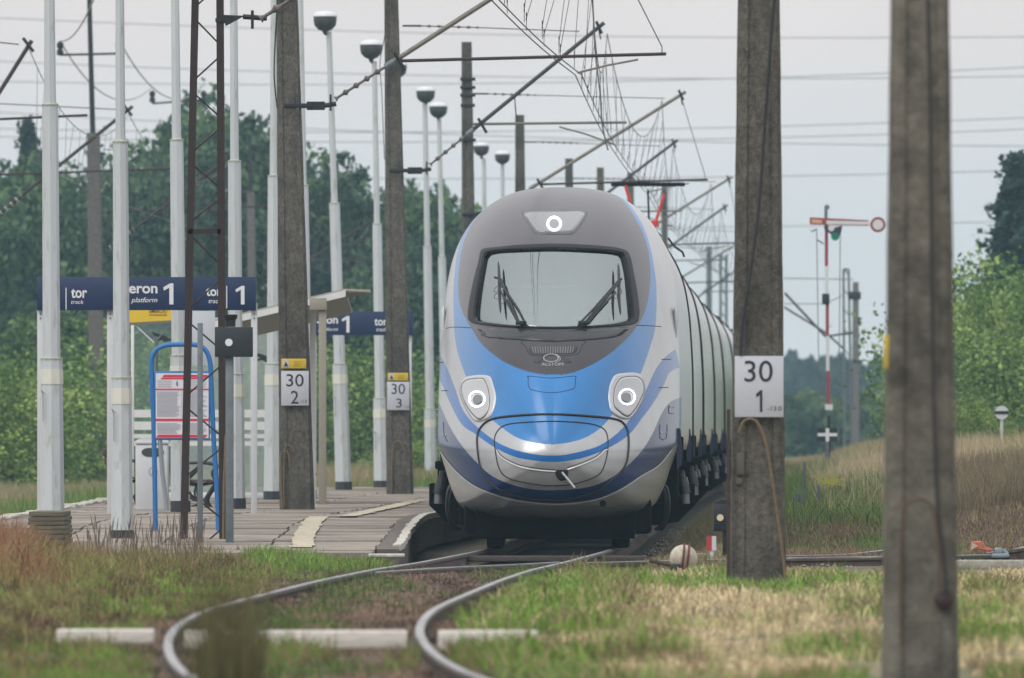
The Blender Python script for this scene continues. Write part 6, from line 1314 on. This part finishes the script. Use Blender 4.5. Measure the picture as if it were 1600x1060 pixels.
# right of the siding: weeds, rubble slope, tall pale grass
X, Y = sample(80000, 121, 172, 1030, 1680); X2, Y2 = sample(34000, 165, 245, 1215, 1335); X, Y = np.concatenate([X, X2]), np.concatenate([Y, Y2]); d = dist_c(X, Y); m_ = (d > 2.3+.0*Y); X, Y, d = X[m_], Y[m_], d[m_]; px_ = 800+F*X/Y
g_ = smooth01((fnoise(X, Y, 1.0, 4)+.5*smooth01((1330-px_)/80)*smooth01((px_-1200)/30)*smooth01((Y-132)/8)-.05)*2.6); C = mixc(np.array([.22, .165, .115]), np.array([.14, .21, .07]), g_)*(1+rng.normal(0, .3, (len(X), 1)))
yel = (rng.random(len(X)) < .03); C = np.where(yel[:, None], np.array([.35, .31, .05]), C)
H = (.05+.10*rng.random(len(X)))+.35*smooth01((Y-136)/14)*rng.random(len(X))*(.4+g_); blades('bank_weeds', X, Y, H, C, .016, 'green and brown weeds on the low bank right of mast 30 1', 'weeds', .4)
X, Y = sample(42000, 160, 300, 1215, 1680); w = fnoise(X, Y, .5, 6); m_ = dist_c(X, Y) > 3.3; X, Y, w = X[m_], Y[m_], w[m_]
C = mixc(np.array([.50, .40, .27]), np.array([.22, .26, .10]), smooth01((fnoise(X, Y*3, 1.1, 2)-.05)*2.5)*.7)*(1+rng.normal(0, .22, (len(X), 1))); blades('tall_dry_grass', X, Y, (.2+.55*rng.random(len(X))**1.6)*(1+.35*w), C, .014, 'tall pale dry grass on the right bank', 'grass', .22)
X, Y = sample(13000, 150, 170, 1500, 1680); C = mixc(np.array([.17, .13, .1]), np.array([.3, .25, .15]), rng.random(len(X))); blades('brown_dry_stalks', X, Y, .3+.35*rng.random(len(X)), C, .018, 'dark brown dry stalks on the bank at the right edge', 'grass', .2)
# strip of dark grass beside the train
X, Y = sample(60000, 119, 250, 1000, 1200); d = dist_c(X, Y); m_ = (d > 1.35) & (d < 4.2); X, Y = X[m_], Y[m_]; blades('cess_grass', X, Y, .07+.14*rng.random(len(X)), mixc(np.array([.30, .22, .15]), GRN2*1.3, rng.random(len(X))*.5), .016, 'low dark grass beside the train under its right side', 'grass', .6)
# meadow behind the platform
X, Y = sample(66000, 200, 330, -40, 760); XX, YY = sample(26000, 240, 420, 1140, 1400); X, Y = np.concatenate([X, XX]), np.concatenate([Y, YY]); m_ = (X < -6.9) | (Y > 228); X, Y = X[m_], Y[m_]; w = fnoise(X, Y, .45, 2); w2 = smooth01((w+.1)*2); C = mixc(np.array([.36, .29, .18]), np.array([.16, .24, .075]), w2)*(1+rng.normal(0, .16, (len(X), 1))); blades('meadow_grass', X, Y, .3+.45*rng.random(len(X)), C, .03, 'tall mixed green and straw meadow grass behind the platform', 'grass', .25)
# lupins and yellow flowers
def flower(x, yb, yt, D, col, label, name='flower_spike'):
    q = W(x, yb, D); h = (yb-yt)*D/F; zg = float(ground_z(q.x, D)); r = thing(name, label, 'flower', (q.x, D, zg), 'wild flowers on the bank'); top = CH-(yt-672)*D/F
    MB().tube([(q.x, D, zg-.02), (q.x+.01, D, top)], .006, 5).build('stem', mat('flower_stem', (.11, .16, .07), .8), r); b = MB()
    for i in range(60):
        t = i/60; z = top-h*.62*(1-t)-.0; a = i*2.4; rr = .016*(1-t*.8); b.box(q.x+math.cos(a)*rr-.006, q.x+math.cos(a)*rr+.006, D+math.sin(a)*rr-.006, D+math.sin(a)*rr+.006, z-.007, z+.007)
    b.build('blossom', col, r, smooth=False)
LUP = mat('violet_blossom', (.12, .12, .2), .8, var=.3, vscale=60)
for x, yb, yt, lb in ((1257, 790, 722, 'tall violet lupin spike, the highest on the bank'), (1279, 790, 758, 'short violet lupin spike right of the tall one'), (1244, 792, 766, 'short violet lupin spike left of the tall one'), (1254, 795, 770, 'faded lupin spike at the foot of the tall one')): flower(x, yb, yt, 138, LUP, lb)
b = MB(); 
for i in range(110):
    x = rng.normal(1298, 11); y = rng.normal(750, 5); v = W(x, y, 150+rng.uniform(-3, 3)); b.box(v.x-.014, v.x+.014, v.y-.014, v.y+.014, v.z-.007, v.z+.007)
o = b.build('yellow_flowers', mat('yellow_blossom', (.4, .4, .08), .8), smooth=False); tag(o, 'soft yellow patch of small flowers on the bank', 'flowers', kind='stuff')
# stones
def stones(name, X, Y, smin, smax, m, label):
    V = []; Fc = []; base = np.array([(1, 0, 0), (-1, 0, 0), (0, 1, 0), (0, -1, 0), (0, 0, 1), (0, 0, -1)], float); fa = [(0, 2, 4), (2, 1, 4), (1, 3, 4), (3, 0, 4), (2, 0, 5), (1, 2, 5), (3, 1, 5), (0, 3, 5)]
    Zg = ground_z(X, Y)
    for i in range(len(X)):
        s = rng.uniform(smin, smax); q = base*s*rng.uniform(.6, 1.3, (6, 1))*np.array([1, 1, .6]); a = rng.uniform(0, 6.28); R_ = np.array([[math.cos(a), -math.sin(a), 0], [math.sin(a), math.cos(a), 0], [0, 0, 1]]); q = q@R_.T+np.array([X[i], Y[i], Zg[i]+s*.25]); b_ = len(V)*6; V.append(q); Fc += [(b_+f[0], b_+f[1], b_+f[2]) for f in fa]
    o = np_mesh(name, np.concatenate(V), Fc, m); tag(o, label, 'stones', kind='stuff')
X, Y = sample(5200, 84, 124, 380, 980); d = dist_c(X, Y); m_ = np.abs(d) < 1.6; stones('ballast', X[m_], Y[m_], .015, .045, mat('brown_ballast', (.12, .09, .075), .9, var=.4, vscale=9), 'brown ballast stones of the track')
X, Y = sample(2600, 100, 113, 395, 560); d = dist_c(X, Y); m_ = (d < -.9) & (d > -2.0); stones('bark_litter', X[m_], Y[m_], .02, .05, mat('dark_brown_chips', (.085, .055, .045), .9, var=.4, vscale=9), 'dark brown chips heaped left of the rail')
X, Y = sample(2600, 120, 140, 1228, 1660); stones('rubble', X, Y, .012, .035, mat('pale_rubble', (.2, .18, .15), .9, var=.5, vscale=6), 'scattered pale rubble below the right bank')
X, Y = sample(3500, 122, 190, 960, 1140); d = dist_c(X, Y); m_ = d > .95; stones('cess_stones', X[m_], Y[m_], .015, .04, MATS['pale_rubble'], 'small stones beside the train')
